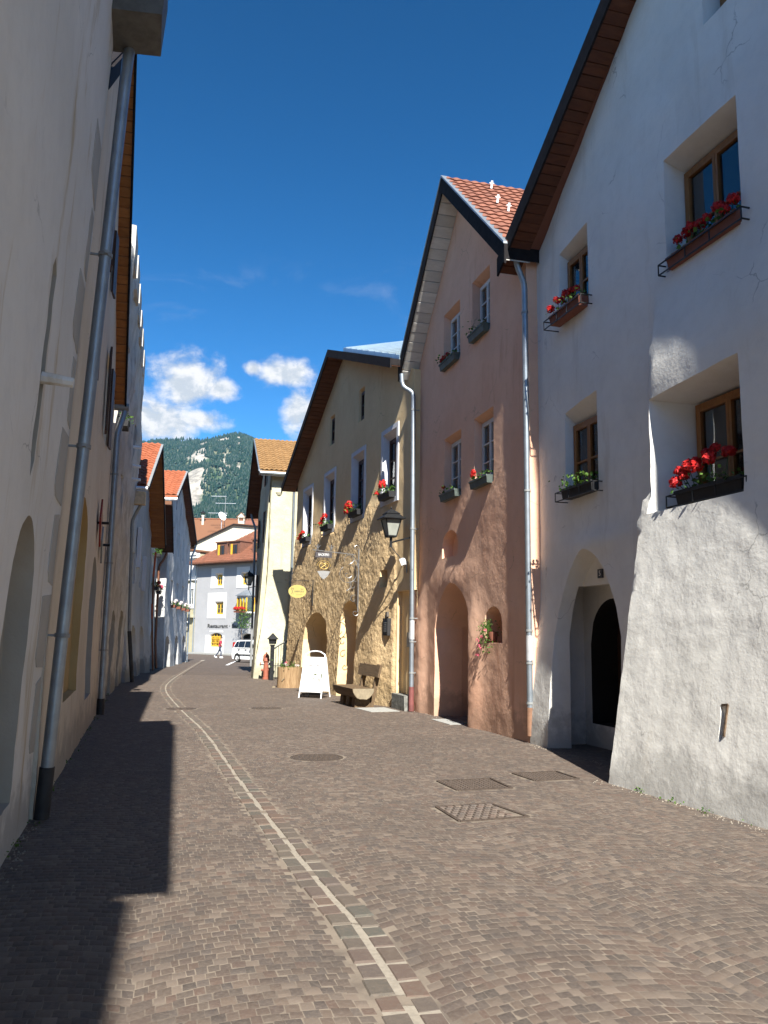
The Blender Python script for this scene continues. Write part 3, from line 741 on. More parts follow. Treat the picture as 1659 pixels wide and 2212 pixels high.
# ------------------------------------------------------------------ right side
def house(F, label, name='house'): return F.empty(name, 0, 0, 0, label, 'house')
sstep = lambda x, a, b: (lambda t: t*t*(3-2*t))(min(1, max(0, (x-a)/(b-a))))
# --- white house
FW = rightfac((2.39, 13.54), .28, -1)
WH = house(FW, 'large white plastered house with red flower boxes and a sloping buttress at the right', 'white_house')
wprof = [(0, 8.10), (8.4, 13.13), (13.2, 8.3)]
def pfw(a, h):
    e = 3.53+.05*fr(2, h*1.6, 0, 3)
    b = (.20+.17*max(0, 3.25-h)*(1-.10*max(0, a-3.6))) if h < 3.34 else .20*sstep(h, 6.3, 4.6)
    if h >= 3.3: e = 3.70+.05*fr(5, h*1.3, 0, 3)
    b *= sstep(a, e-.07, e+.03) if h < 3.3 else sstep(a, e-.10, e+.08)
    if 2.9 < h < 3.36: b *= 1-.0*h
    r = .010*fr(a*1.1, h*1.1, 3.3, 3)+.003*fr(a*5, h*5, 1.1, 3)-.06*max(0, 3.4-a)*sstep(h, 0, 2.5)
    r += .006*fr(a*9, h*9, 2, 3)*sstep(a, 3.4, 3.6)*sstep(h, 4.2, 2.8)
    r += .05*math.exp(-((a-2.0)/.8)**2-((h-2.95)/.18)**2)          # swelling over the arch
    if h < .5 and a < 3.4: r += .03*(.5-h)
    return b+r
wc = [cut(rectp(3.98, 5.34, 6.08, 7.58), rectp(4.0, 5.24, 6.12, 7.44), .35),
      cut(rectp(.9, 1.95, 6.5, 7.85), rectp(.95, 1.88, 6.53, 7.62), .35),
      cut(rectp(1.0, 2.13, 3.67, 5.2), rectp(1.04, 2.04, 3.71, 4.88), .35),
      cut([(3.86, 3.12), (5.38, 3.12), (5.37, 4.5), (3.88, 4.46)], rectp(4.06, 5.3, 3.17, 4.40), .35),
      cut(rectp(4.86, 5.36, 8.8, 9.9), rectp(4.9, 5.3, 8.85, 9.85), .3),
      dict(rings=[(.6, archp(.52, 2.74, -.6, 1.62, 2.92)), (-.42, archp(.66, 2.6, -.6, 1.62, 2.86))], mi=(0,)),
      dict(rings=[(1., q_) for q_ in [[(5.30, .62), (5.34, .56), (5.40, .66), (5.41, .82), (5.44, 1.0), (5.36, 1.02), (5.28, 1.01), (5.31, .84)]]]+[(.50, [(5.32, .66), (5.34, .62), (5.38, .7), (5.39, .82), (5.41, .95), (5.36, .97), (5.31, .96), (5.33, .84)])], mi=(0,)),
      dict(rings=[(-.36, rectp(.24, 2.72, -.6, 2.37)), (-.86, rectp(.2, 2.85, -.6, 2.40))], mi=(0,)),
      dict(rings=[(-.8, archp(.42, 1.78, .27, 1.5, 2.2, 'round')), (-1.9, archp(.42, 1.78, .27, 1.5, 2.2, 'round'))], mi=(2,))]
wall(FW, WH, wprof, 2.6, pfw, .075, [WHITE, WREV, DARK], wc)
gable(FW, WH, wprof, .36, 7, FASC, SOFR, TILEP, ext=(.34, .3), bw=.17, fh=.27)
window(FW, WH, 4.02, 5.22, 6.14, 7.42, -.27, WOODO, 2, 2, curtain=(0, .97), split=.38)
window(FW, WH, .97, 1.86, 6.55, 7.60, -.27, WOODO, 2, 2)
window(FW, WH, 1.06, 2.02, 3.73, 4.86, -.27, WOODO, 2, 2, curtain=(0, .9), split=.45)
window(FW, WH, 4.08, 5.28, 3.19, 4.38, -.25, WOODO, 2, 2, curtain=(0, .55), split=.38)
window(FW, WH, 4.92, 5.28, 8.87, 9.83, -.2, WOODO, 1, 2)
for k in range(6):
    pl = MB(); FW.box(pl, .44+k*.222, .44+k*.222+.214, -1.36-.006*(k % 2), -1.32-.006*(k % 2), .27, 2.16); pl.build('door_plank', WOODB, WH)
pl = MB(); pl.bar(FW.V(1.62, -1.31, 1.15), FW.V(1.62, -1.25, 1.15), .03); pl.bar(FW.V(1.62, -1.25, 1.16), FW.V(1.5, -1.25, 1.16), .022); pl.build('door_handle', IRONC, WH)
nb_ = MB(); FW.box(nb_, 1.47, 1.60, -.425, -.395, 2.47, 2.60); np_ = nb_.build('house_number', simple('number_plate', (.04, .05, .07), .4), WH)
text('5', .11, WPAINT, np_, M3((-1, 0, 0), (0, 0, 1), (0, 1, 0), FW.V(1.535, -.393, 2.535)))
sb2 = MB(); FW.box(sb2, .3, 2.7, -.86, -.84, .0, .02)
ir = MB(); ir.bar(FW.V(5.40, .56, .68), FW.V(5.42, .515, .98), .03, .02); ir.bar(FW.V(5.33, .515, .97), FW.V(5.42, .515, .98), .02); ir.build('iron_anchor', BARK, WH)
downpipe(FW, WH, [(.0, .20, 8.2), (.0, .18, 7.95), (-.02, .02, 7.62), (-.02, .0, .06)], .050, None, (.42, RUSTP), (7.1, 4.0, 1.7, 1.18, .55))
cl = MB(); cl.tube([FW.V(-.02, .0, 1.22), FW.V(-.02, .0, 1.62)], .057, 12); cl.build('galvanised_collar', GALV, WH, True)
flowerbox(FW, 4.08, 5.34, 6.06, -.14, .22, TERRA, 'flower box with red geraniums on the upper wide window of the white house', [(.97, .10, .13), (.78, .02, .20), (.72, .10, .09), (-.2, -.02, .23), (-.45, .0, .26), (-.62, -.02, .24), (.1, .03, .2), (.35, .0, .25), (-.85, .0, .22), (.55, .05, .18)], br=.062)
flowerbox(FW, .98, 1.92, 6.48, -.12, .2, TERRA, 'flower box with red geraniums on the upper narrow window of the white house', [(-.9, .09, .12), (-.6, .06, .22), (-.45, .02, .18), (-.15, .0, .24), (.1, -.03, .26), (.5, 0, .2)], br=.06)
flowerbox(FW, 1.2, 2.1, 3.66, -.14, .18, BLACKB, 'flower box with green leaves only on the lower narrow window of the white house', [], leafn=150, lh=.2)
flowerbox(FW, 4.22, 5.34, 3.13, -.02, .2, BLACKB, 'flower box with bright red geraniums on the lower wide window of the white house', [(-.82, .10, .22), (-.72, .08, .16), (-.6, .06, .26), (-.42, .04, .30), (-.3, .10, .22), (-.12, .02, .36), (.02, .04, .33), (.12, .10, .26), (.35, -.06, .33), (-.9, .12, .10), (.05, -.02, .40)], br=.068, leafn=120)
# unseen house added beside and behind the camera to shade the white wall
N0 = house(FW, 'tall unseen house added outside the picture to shade the white house wall', 'shading_house')
mb = MB(); FW.box(mb, 8.8, 22, .52, -8, -.4, 15.0); mb.build('wall', WHITE, N0)
mb = MB(); mb.loft([[FW.V(a, p, h) for p, h in ((.75, 14.9), (-4, 18.5), (-8.4, 14.9), (-8.4, 15.1), (-4, 18.8), (.75, 15.15))] for a in (8.75, 22.2)]); mb.build('roof', TILEP, N0)
# --- pink house
FP = rightfac((2.39, 13.54), -.27, 1); FP.k = 1.04
PH = house(FP, 'narrow pink plastered house with a steep tiled gable and pointed archway', 'pink_house')
pprof = [(0.0, 8.05), (3.05, 11.0), (6.0, 7.9)]
def pfp(a, h):
    w = .10*math.exp(-((a-2.35)/.38)**2)*sstep(h, 2.7, 1.6)+.09*sstep(a, 5.0, 5.5)*sstep(h, 3.2, 1.2)+.05*math.exp(-((a-3.5)/1.3)**2-((h-2.75)/.4)**2)
    rough = sstep(w, .015, .05)
    return w+.009*fr(a*.9, h*.9, 7.7, 3)+.004*fr(a*5, h*5, 4.1, 3)+rough*.009*fr(a*8, h*6, 9, 3)+.012*max(0, 1-h)
PW = [(3.12, 4.12, 7.36, 8.66), (1.55, 2.44, 7.40, 8.70), (3.06, 4.06, 4.44, 5.82), (1.41, 2.36, 4.42, 5.84)]
pc = [cut(rectp(*q), rectp(q[0]+.05, q[1]-.03, q[2]+.04, q[3]-.10), .17, room=.35, mi=(0, 1)) for q in PW]
pc += [dict(rings=[(.3, archp(3.2, 4.22, 3.18, 3.45, 3.82, 'round')), (-.22, archp(3.25, 4.1, 3.26, 3.5, 3.76, 'round'))], mi=(0,)),
       dict(rings=[(.3, archp(1.07, 1.88, 1.46, 1.85, 2.16, 'round')), (-.32, archp(1.1, 1.8, 1.5, 1.83, 2.1, 'round'))], mi=(0,)),
       dict(rings=[(.4, archp(2.40, 4.74, -.6, 1.75, 2.70)), (-.6, archp(2.46, 4.40, -.6, 1.75, 2.64))], mi=(0,)),
       dict(rings=[(-.55, archp(2.3, 4.42, -.6, 1.75, 2.64)), (-2.3, archp(2.2, 4.3, -.6, 1.7, 2.5))], mi=(0,)),
       dict(rings=[(-1.2, rectp(1.6, 2.6, -.2, 1.95)), (-2.0, rectp(1.6, 2.6, -.2, 1.95))], mi=(1,))]
wall(FP, PH, pprof, 3.0, pfp, .07, [PINK, DIM], pc)
rs_ = gable(FP, PH, pprof, .42, 7, FASC, SOFW, FASC, ext=(.12, .12), bw=.24, sides=(1, 1), fh=.30, th=.28, flash=ZINC)
tiles(FP, rs_[0][0], rs_[0][1], rs_[0][2], .40, -6.9, .21, .25, TILEP, 1, 300)
for a, p in ((2.62, -.5), (2.2, -1.7), (1.95, -.95), (1.75, -.25), (2.55, -2.5), (1.35, -.3), (2.7, -1.4)):
    hh = top_at(pprof, a)+.37; sgp = MB(); sgp.bar(FP.V(a, p, hh), FP.V(a-.05, p, hh+.15), .045, .02); sgp.bar(FP.V(a-.03, p-.05, hh+.10), FP.V(a-.03, p+.05, hh+.10), .02); sgp.build('snow_guard', WPAINT, rs_[0][0])
for q in PW: window(FP, PH, q[0]+.052, q[1]-.032, q[2]+.042, q[3]-.102, -.155, WOODW, 2, 3, .05, curtain=(0, .97))
for k, (q, l, bl) in enumerate(zip(PW, ('upper left', 'upper right', 'lower left', 'lower right'), ([(.8, .03, .08), (.55, .03, .1), (.25, .0, .14)], [], [(.75, .02, .16)], [(.8, .03, .12), (.72, .03, .18)]))):
    flowerbox(FP, q[0]+.04, q[1]-.06, q[2]-.02, -.02, .15, GREENB, f'grey green flower box on the {l} window of the pink house', bl, leafn=60, lh=.12, bracket=False, group='grey green boxes on the pink house', br=.05)
sb3 = MB(); FP.box(sb3, 3.1, 4.0, -.55, -.53, .0, .01)
hang = FP.empty('hanging_plant', 1.62, -.06, 1.52, 'trailing green plant with pink red flowers in the arched niche of the pink house', 'potted plant')
pb = MB(); pb.lathe([(.07, 0), (.1, .14), (.105, .16)], n=14); pb.build('pot', TERRA, hang, True)
lb = MB(); rv = []; rg = random.Random(4)
foliage(lb, rv, [(rg.gauss(.0, .12), rg.gauss(.08, .09), rg.uniform(-.22, .38)) for _ in range(170)], .035, rg=rg)
for i in range(26):
    t = rg.uniform(-.6, .6); lb.tube([(0, 0, .12), (t*.2, .12, .25+rg.uniform(-.1, .15)), (t*.4, .2, rg.uniform(-.25, .35))], .004, 3); rv += [.5]*(len(lb.f)-len(rv))
tag(lb.build('leaves', LEAF, hang, False, False, rv), kind='stuff')
for x, y, z in ((.0, .22, .06), (-.12, .2, .18), (.13, .22, -.1), (.05, .24, -.14), (.2, .22, .0), (.16, .24, -.26)): blossom(hang, (x, y, z), .035, PETALP, rg, 16)
# --- ochre house
FO = rightfac((.68, 19.24), -.34, 1)
OH = house(FO, 'ochre house with rough cast lower wall, bakery sign and white window surrounds', 'ochre_house')
oprof = [(0, 7.95), (6.3, 10.25), (12.3, 7.2)]
OWN = [(1.14, 2.22, 5.02, 6.78), (3.85, 4.98, 4.94, 6.76), (6.98, 8.14, 4.90, 6.72), (9.9, 11.1, 4.80, 6.68)]
def rmask(a, h):
    top = 5.0+.35*fr(a*.7, 3, 1, 3)-.9*sstep(a, 2.2, 1.2)
    return sstep(h, top+.25, top-.15)*sstep(a, 1.04, 1.16)
def pfo(a, h):
    m_ = rmask(a, h)
    for b0, b1, g0, g1 in OWN:
        if b0-.16 < a < b1+.16 and g0-.16 < h < g1+.16: m_ = 0
    return m_*((.04+.050*max(0, 5.0-h))*(.25+.75*sstep(a, 1.1, 2.3))+.012*fr(a*2.0, h*2.0, 5, 2)+.013*fr(a*14, h*13, 1.7, 3))+.012*fr(a*.8, h*.8, 2, 3)
oc = []
for q in OWN: oc.append(cut(rectp(*q), rectp(q[0]+.05, q[1]-.03, q[2]+.02, q[3]-.13), .17, room=.3, mi=(2, 3)))
oc += [cut(rectp(7.18, 7.78, 7.68, 8.66), rectp(7.2, 7.75, 7.72, 8.6), .12, mi=(0, 3)), cut(rectp(4.0, 4.54, 7.7, 8.68), rectp(4.02, 4.5, 7.74, 8.6), .12, mi=(0, 3)),
       dict(rings=[(.4, rectp(1.56, 2.02, 2.76, 3.24)), (-.25, rectp(1.6, 1.98, 2.8, 3.2))], mi=(0,)),
       dict(rings=[(.5, archp(6.65, 9.88, -.7, 1.42, 2.30, 'round')), (-.6, archp(6.8, 9.6, -.7, 1.42, 2.24, 'round'))], mi=(0,)),
       dict(rings=[(-.55, archp(6.7, 9.5, -.7, 1.4, 2.2, 'round')), (-1.9, archp(6.6, 9.4, -.7, 1.4, 2.1, 'round'))], mi=(0,)),
       dict(rings=[(-.9, rectp(6.0, 7.2, -.7, 1.75)), (-1.7, rectp(6.0, 7.2, -.7, 1.75))], mi=(3,)),
       dict(rings=[(.5, archp(3.66, 5.3, -.7, 2.1, 2.56, 'round')), (-.55, archp(3.74, 5.2, -.7, 2.08, 2.5, 'round'))], mi=(0,)),
       dict(rings=[(.5, rectp(-.3, 1.02, .22, 2.66)), (-.12, rectp(-.3, 1.0, .22, 2.64))], mi=(0,))]
wall(FO, OH, oprof, 3.0, pfo, .042, [OCHRE, OROUGH, SURR, DIM], oc, matf=lambda a, h: 1 if a > 1.05 and rmask(a+.15, h) > .5 and not any(b0-.16 < a < b1+.16 and g0-.16 < h < g1+.16 for b0, b1, g0, g1 in OWN) else 0)
ro_ = gable(FO, OH, oprof, .5, 8, FASC, SOFR, FASC, ext=(-.24, .5), bw=.2, fh=.2)
sm_ = MB(); sm_.loft([[FO.V(a, p, h) for a, h in ((.25, 8.28+dz), (5.3, 10.14+dz), (5.3, 10.02), (.25, 8.16))] for p, dz in ((.30, .06), (-5., 1.35))]); sm_.build('sheet_metal_roof', SHEET, ro_[0][0])
for k in range(9):
    sm_ = MB(); t = (k+.5)/9; a, h = .25+5.05*t, 8.28+1.86*t; sm_.bar(FO.V(a, .30, h+.07), FO.V(a, -5, h+1.36), .03, .03); sm_.build('standing_seam', SHEET, ro_[0][0])
for i, q in enumerate(OWN):
    sb_ = MB(); b = .125
    for r in ((q[0]-b, q[0], q[2]-b, q[3]+b), (q[1], q[1]+b, q[2]-b, q[3]+b), (q[0], q[1], q[2]-b, q[2]), (q[0], q[1], q[3], q[3]+b)): FO.box(sb_, r[0], r[1], -.03, .028, r[2], r[3])
    sb_.build('window_surround', SURR, OH)
    window(FO, OH, q[0]+.052, q[1]-.032, q[2]+.022, q[3]-.132, -.155, WOODB, 2, 3, .06, curtain=(0, .75))
window(FO, OH, 7.22, 7.73, 7.74, 8.58, -.06, WOODB, 1, 2, .05); window(FO, OH, 4.04, 4.48, 7.76, 8.58, -.06, WOODB, 1, 2, .05)
for q, l, bl in zip(OWN, ('nearest to the pink house', 'third from the left', 'second from the left', 'farthest left'), ([(.55, .05, .28), (.68, .05, .22), (.98, .12, .05), (.45, .05, .22), (.6, .0, .33)], [(.95, .13, .12), (.75, .12, .2), (.6, .1, .26), (.88, .14, .02), (.5, .08, .16)], [(.95, .1, .1), (.3, .1, .22), (.45, .1, .15), (-.1, .08, .3)], [(.6, .1, .12), (.3, .1, .18), (0, .08, .2), (.8, .1, .02)])):
    flowerbox(FO, q[0]+.05, q[1]-.15, q[2]-.02, .0, .2, BLACKB, f'dark flower box with red geraniums on the ochre house window {l}', bl, leafn=110, lh=.22, bracket=False, br=.075, spread=.25)
stp = MB(); stp.loft([[FO.V(a, p, z) for a, p in ((.98, -.4), (.02, -.4), (.02, .16+.04*z), (1.0, .12))] for z in (-.3, .23)]); stp.build('door_step', STEPM, OH)
db = MB(); FO.box(db, .02, .12, -.15, -.06, .23, 2.60); db.build('door_jamb', WOODB, OH)
ib = MB(); FO.box(ib, .42, .56, -.125, -.09, 1.32, 1.66); ib.build('intercom', ZINCP, OH)
ib = MB(); P_ = pfo(1.5, 1.8)-.1; FO.box(ib, 1.28, 1.64, .0+P_, .16+P_, 1.58, 2.0); pq = ib.build('notice_case', BLACKB, OH)
ib = MB(); FO.box(ib, 1.31, 1.61, .158+P_, .164+P_, 1.62, 1.96); ib.build('case_glass', CARG, pq)
for i in range(5):
    ib = MB(); FO.box(ib, 1.36, 1.55-.02*(i % 2), .163+P_, .167+P_, 1.68+i*.05, 1.695+i*.05); ib.build('text_line', PRINTL, pq)
ib = MB(); FO.box(ib, 1.42, 1.53, .0+P_, .13+P_, 2.04, 2.16); nn_ = ib.build('house_number', simple('number_plate2', (.10, .09, .08), .4), OH)
db = MB(); FO.box(db, 6.95, 7.1, -.95, -.9, -.2, 1.75); 
downpipe(FO, OH, [(.06, .30, 7.80), (.06, .28, 7.48), (-.09, .05, 7.34), (-.09, .03, -.08)], .054, None, (.52, PIPER), (6.9, 4.05, 1.98, 1.45, .75))
cl = MB(); cl.tube([FO.V(-.09, .03, 1.5), FO.V(-.09, .03, 1.93)], .062, 12); cl.build('galvanised_collar', GALV, OH, True)
# --- pale yellow house
FY = rightfac((-4.76, 34.4), -.235, 1)
YH = house(FY, 'pale yellow house with ochre tiled roof, sunlit side wall and battered corner', 'pale_house')
yprof = [(-.1, 8.35), (3.15, 10.25), (6.4, 7.5)]
def batter(a, h): return max(0, 4.6-h)**1.5*.046
def pfy(a, h): return (batter(a, h)*sstep(a, 2.2, .0)+.02*max(0, 2-h))+.03*fr(a*.9, h*.9, 4, 4)+.012*fr(a*5, h*5, 4, 3)
YWN = [(2.0, 2.6, 8.2, 9.3), (4.55, 5.25, 5.6, 6.95), (1.9, 2.6, 5.6, 7.0), (1.5, 2.2, 3.0, 4.35), (4.3, 5.0, 3.0, 4.3)]
yc = [cut(rectp(*q), rectp(q[0]+.03, q[1]-.03, q[2]+.03, q[3]-.05), .1, mi=(0, 1)) for q in YWN]
wall(FY, YH, yprof, .6, pfy, .11, [PALEY, DARK], yc)
for q in YWN:
    window(FY, YH, q[0]+.03, q[1]-.03, q[2]+.03, q[3]-.05, -.04, WOODB, 2, 2, .06)
    sh_ = MB(); FY.box(sh_, q[1]+.0, q[1]+.33, .02, .06, q[2], q[3]); sh_.build('shutter', WOODB, YH)
# side wall facing the light
FYs = Frame((-4.76, 34.4), (1, .235), (.2288, -.9735))
side = FYs.empty('side_wall_anchor', 0, 0, 0) if False else None
def pfs(a, h): return batter(a, h)*1.1*sstep(a, 1.5, -.2)+.035*fr(a*1.1, h*1.1, 8, 4)+.016*fr(a*6, h*6, 8, 4)+.05*max(0, .9-h)
root2 = bpy.data.objects.new('side_wall', None)
mbs = MB()
ga = np.arange(-.75, 8.6, .09); gh = np.arange(-.45, 8.5, .09); n1, n2 = len(ga), len(gh)
def cornera(a, h):                                       # the corner edge follows the batter
    return -batter(0, h)-.02+(a+.75)*(8.6+batter(0, h))/(8.6+.75)
vs = [FYs.world(cornera(a, h), pfs(cornera(a, h), h)+.012, h) for a in ga for h in gh]
back = [FYs.world(cornera(a, h), -.5, h) for a in ga for h in gh]
inv = (Matrix.Translation(FY.world(0, 0, 0)) @ FY.rot).inverted()
mbs.add([inv @ v for v in vs], [(i*n2+j, (i+1)*n2+j, (i+1)*n2+j+1, i*n2+j+1) for i in range(n1-1) for j in range(n2-1)])
mbs.add([inv @ back[i*n2+j] for i in (0, n1-1) for j in (0, n2-1)]+[inv @ vs[i*n2+j] for i in (0, n1-1) for j in (0, n2-1)], [(0, 1, 5, 4), (2, 3, 7, 6), (0, 2, 6, 4), (1, 3, 7, 5), (0, 1, 3, 2)])
mbs.build('side_wall', PALEY, YH, True)
ball = MB(); ball.lathe([(.001, -.16), (.1, -.12), (.16, 0), (.1, .12), (.001, .16)], inv @ FYs.world(.32, .05, 7.45), 12); ball.build('stone_ball', PALEY, YH, True)
yr = gable(FY, YH, yprof, .55, 8.2, FASC, SOFR, TILEY, ext=(.42, .35), bw=.22, fh=.15, flash=ZINC)
tiles(FY, yr[0][0], yr[0][1], yr[0][2], .55, -8.1, .20, .27, TILEY, 1, 260)
sd = MB(); a_ = yr[0][1]; FY.box(sd, a_[0]+.02, a_[0]+.06, .5, -8, a_[1]-.22, a_[1]-.03); sd.build('white_eave_board', WPAINT, YH)
gt = MB(); gt.tube([FY.V(a_[0]-.06, .55, a_[1]-.12), FY.V(a_[0]-.06, -8, a_[1]-.12)], .065, 8); gt.build('gutter', ZINC, YH, True)
q_ = [inv @ FYs.world(*t) for t in ((.95, .42, 8.0), (.95, .2, 7.7), (.95, .10, 7.4), (.95, .10, 1.0))]
pm = MB(); pm.tube(q_, .055, 10); pm.build('downpipe', ZINC, YH, True)
downpipe(FY, YH, [(6.55, .35, 7.45), (6.5, .3, 7.2), (6.35, .12, 6.7), (6.35, .10, .0)], .055, ZINCP)

# ------------------------------------------------------------------ left side
LD = (-.285, 1)
FL = leftfac((-3.05, 7.45), *LD)
def lhouse(F, a, label, name): return F.empty(name, 0, 0, 0, label, 'house')
# house behind and above the camera, whose roof throws the first shadow
H0 = lhouse(FL, 0, 'plastered house at the near left end of the row, mostly outside the picture', 'row_house')
wall(FL, H0, [(-19, 6.2), (-14, 10.4), (-9.25, 6.3)], 6, lambda a, h: -.35, .35, [LGREY], [])
gable(FL, H0, [(-19, 6.2), (-14, 10.4), (-9.25, 6.3)], -.05, 7, FASC, None, TILEP, ext=(.2, .2))
gx = MB(); FL.box(gx, -9.95, -9.12, -.4, .22, 6.0, 6.5); gx.build('boxed_eave', FASCG, H0)
# near grey beige house
H1 = lhouse(FL, 0, 'grey beige plastered house at the left edge with painted grey corner blocks', 'greybeige_house')
lean = lambda a, h: .038*max(0, h)
prof1 = [(-9.1, 6.5), (-4.0, 10.7), (0.0, 7.6)]
def pf1(a, h): return lean(a, h)+.015*fr(a*.8, h*.8, 6, 3)+.004*fr(a*5, h*5, 6, 3)+.02*max(0, 1.2-h)
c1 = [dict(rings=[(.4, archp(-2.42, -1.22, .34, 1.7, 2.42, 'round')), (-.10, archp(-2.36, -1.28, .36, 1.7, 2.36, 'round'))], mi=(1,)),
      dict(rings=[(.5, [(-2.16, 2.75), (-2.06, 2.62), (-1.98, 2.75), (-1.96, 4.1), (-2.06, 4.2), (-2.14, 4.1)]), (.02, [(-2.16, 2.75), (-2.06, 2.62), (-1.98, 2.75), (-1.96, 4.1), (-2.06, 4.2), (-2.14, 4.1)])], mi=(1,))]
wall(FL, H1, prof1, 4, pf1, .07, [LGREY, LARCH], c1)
r1 = gable(FL, H1, prof1, .55, 8, FASC, SOFD, FASC, ext=(.2, .0), bw=.2)
bx = MB(); bx.loft([[FL.V(a, p, h) for a, p, h in ((-.55, .15, 7.36), (.06, .15, 7.36), (.06, .74, 7.42), (-.55, .74, 7.42))], [FL.V(a, p, h) for a, p, h in ((-.55, .15, 7.85), (.06, .15, 7.85), (.06, .78, 7.95), (-.55, .78, 7.95))]])
bx.build('boxed_eave', FASCG, H1)
st_ = MB(); st_.tube([FL.V(-2.04, .12, 3.32), FL.V(-2.04, .33, 3.30)], [.045, .035], 8); st_.build('stone_spout', LGREY, H1, True)
for i in range(8):                                       # grey painted corner blocks, long and short in turn
    z0 = .55+i*.72; L_b = .62 if i % 2 else .34
    qb = MB(); tip = .10
    pts = [(-.04, z0), (-.04-L_b*.8, z0+.02), (-.04-L_b, z0+.10), (-.04-L_b+.03, z0+.60), (-.04-.02, z0+.64)]
    qb.loft([[FL.V(a, pf1(a, h)-.01, h) for a, h in pts], [FL.V(a, pf1(a, h)+.006, h) for a, h in pts]]); qb.build('painted_corner_block', QUOIN, H1)
downpipe(FL, H1, [(.02, .44, 7.5), (.03, .42, 7.2), (.10, .12, -.02)], .056, None, (.42, PIPEB), (5.2, 3.3, 1.55), 16)
# second house: cream, wooden soffit
H2 = lhouse(FL, 0, 'cream house in shade with an orange wooden verge and open shutters behind the first downpipe', 'cream_house')
prof2 = [(.06, 7.0), (5.1, 11.1), (10.35, 6.45)]
def pf2(a, h): return .03*max(0, h)*max(0, 1-a/6)+.012*fr(a*.8, h*.8, 16, 3)+.004*fr(a*5, h*5, 6, 3)+.03*max(0, 1-h)+.02
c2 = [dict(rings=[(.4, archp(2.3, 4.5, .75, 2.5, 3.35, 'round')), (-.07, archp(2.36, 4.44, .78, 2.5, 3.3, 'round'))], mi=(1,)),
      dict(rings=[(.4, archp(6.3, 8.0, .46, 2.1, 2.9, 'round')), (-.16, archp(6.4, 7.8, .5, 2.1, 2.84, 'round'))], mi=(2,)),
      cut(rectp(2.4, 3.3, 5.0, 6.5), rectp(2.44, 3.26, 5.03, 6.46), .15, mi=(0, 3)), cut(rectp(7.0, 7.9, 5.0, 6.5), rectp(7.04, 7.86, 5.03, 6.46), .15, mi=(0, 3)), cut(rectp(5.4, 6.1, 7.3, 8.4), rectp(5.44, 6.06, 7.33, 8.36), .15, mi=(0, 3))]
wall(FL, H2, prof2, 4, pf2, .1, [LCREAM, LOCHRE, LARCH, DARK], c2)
for q in ((2.4, 3.3, 5.0, 6.5), (7.0, 7.9, 5.0, 6.5), (5.4, 6.1, 7.3, 8.4)):
    window(FL, H2, q[0]+.05, q[1]-.05, q[2]+.04, q[3]-.05, -.09, WOODB, 2, 2)
    for a in (q[0]-.04, q[1]+.04):
        sh = MB(); d_ = .09; sh.bar(FL.V(a, .06, (q[2]+q[3])/2), FL.V(a+(.34 if a > q[0] else -.3), d_, (q[2]+q[3])/2), .035, q[3]-q[2]); sh.build('shutter', WOODB, H2)
gable(FL, H2, prof2, .23, 8, FASC, SOFO, FASC, ext=(.0, .05), bw=.19, fh=.16)
gt = MB(); gt.tube([FL.V(10.42, .32, 6.42), FL.V(10.42, -6, 6.42)], .085, 10); gt.build('gutter', ZINCP, H2, True)
downpipe(FL, H2, [(10.45, .24, 6.35), (10.4, .2, 6.15), (10.3, .12, 5.8), (10.25, .13, -.08)], .065, None, (.3, PIPEB), (4.9, 3.0, 1.2))
def ornament(a, h, hh, mt, label):
    e = FL.empty('wall_ornament', a, .06, h, label, 'wall sign'); mb = MB(); w = .3
    mb.loft([[FL.V(x, p, z) for x, z in ((0, -hh), (w, -.05), (0, hh), (-w, .05))] for p in (0, .03)]); mb.build('diamond_plate', mt, e)
    mb = MB(); mb.tube([FL.V(0, -.1, 0), FL.V(0, .15, 0)], .025, 6); mb.build('peg', BLACKM, e)
ornament(7.1, 3.45, .42, SIGNR, 'dark red diamond shaped wall sign on the shaded cream house at the left')
ornament(7.95, 3.15, .34, ZINCP, 'grey diamond shaped wall sign just past the red one on the cream house')
# third: tall weathered house with battlements
F3 = leftfac((-6.05, 17.9), -.262, 1)
H3 = lhouse(F3, 0, 'tall weathered white house with battlements along its top edge', 'battlement_house')
prof3 = [(0, 10.7), (11.7, 10.6)]
def pf3(a, h): return .02*h*.6+.16*fr(a*.45, h*.3, 21, 3)*sstep(h, 1.5, 4)+.05*fr(a*1.4, h*1.2, 2, 4)+.015*fr(a*6, h*6, 2, 3)+.06*sstep(a, 9, 11.7)*sstep(h, 4, 9)
c3_ = [cut(rectp(a, a+.8, h, h+1.2), rectp(a+.04, a+.76, h+.04, h+1.16), .25, mi=(0, 1)) for a, h in ((2.5, 7.6), (6.5, 7.6), (9.6, 7.4), (3.0, 4.4), (7.2, 4.4))]
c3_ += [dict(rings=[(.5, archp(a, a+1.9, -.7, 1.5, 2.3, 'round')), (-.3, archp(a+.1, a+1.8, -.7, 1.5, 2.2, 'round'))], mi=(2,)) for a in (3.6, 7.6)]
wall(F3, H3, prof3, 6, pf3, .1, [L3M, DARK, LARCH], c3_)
for a, h in ((2.5, 7.6), (6.5, 7.6), (9.6, 7.4), (3.0, 4.4), (7.2, 4.4)): window(F3, H3, a+.06, a+.74, h+.05, h+1.14, -.16, WOODB, 2, 2)
for i in range(6):
    a = .9+i*1.85; mb = MB(); w = 1.2; z = 10.55
    mb.loft([[F3.V(x, p, h) for x, h in ((a, z-.1), (a+w, z-.1), (a+w+rnd.uniform(-.03, .03), z+.78+rnd.uniform(-.06, .06)), (a+rnd.uniform(-.03, .03), z+.78+rnd.uniform(-.06, .06)))] for p in (.2, -.3)]); mb.build('merlon', L3M, H3)
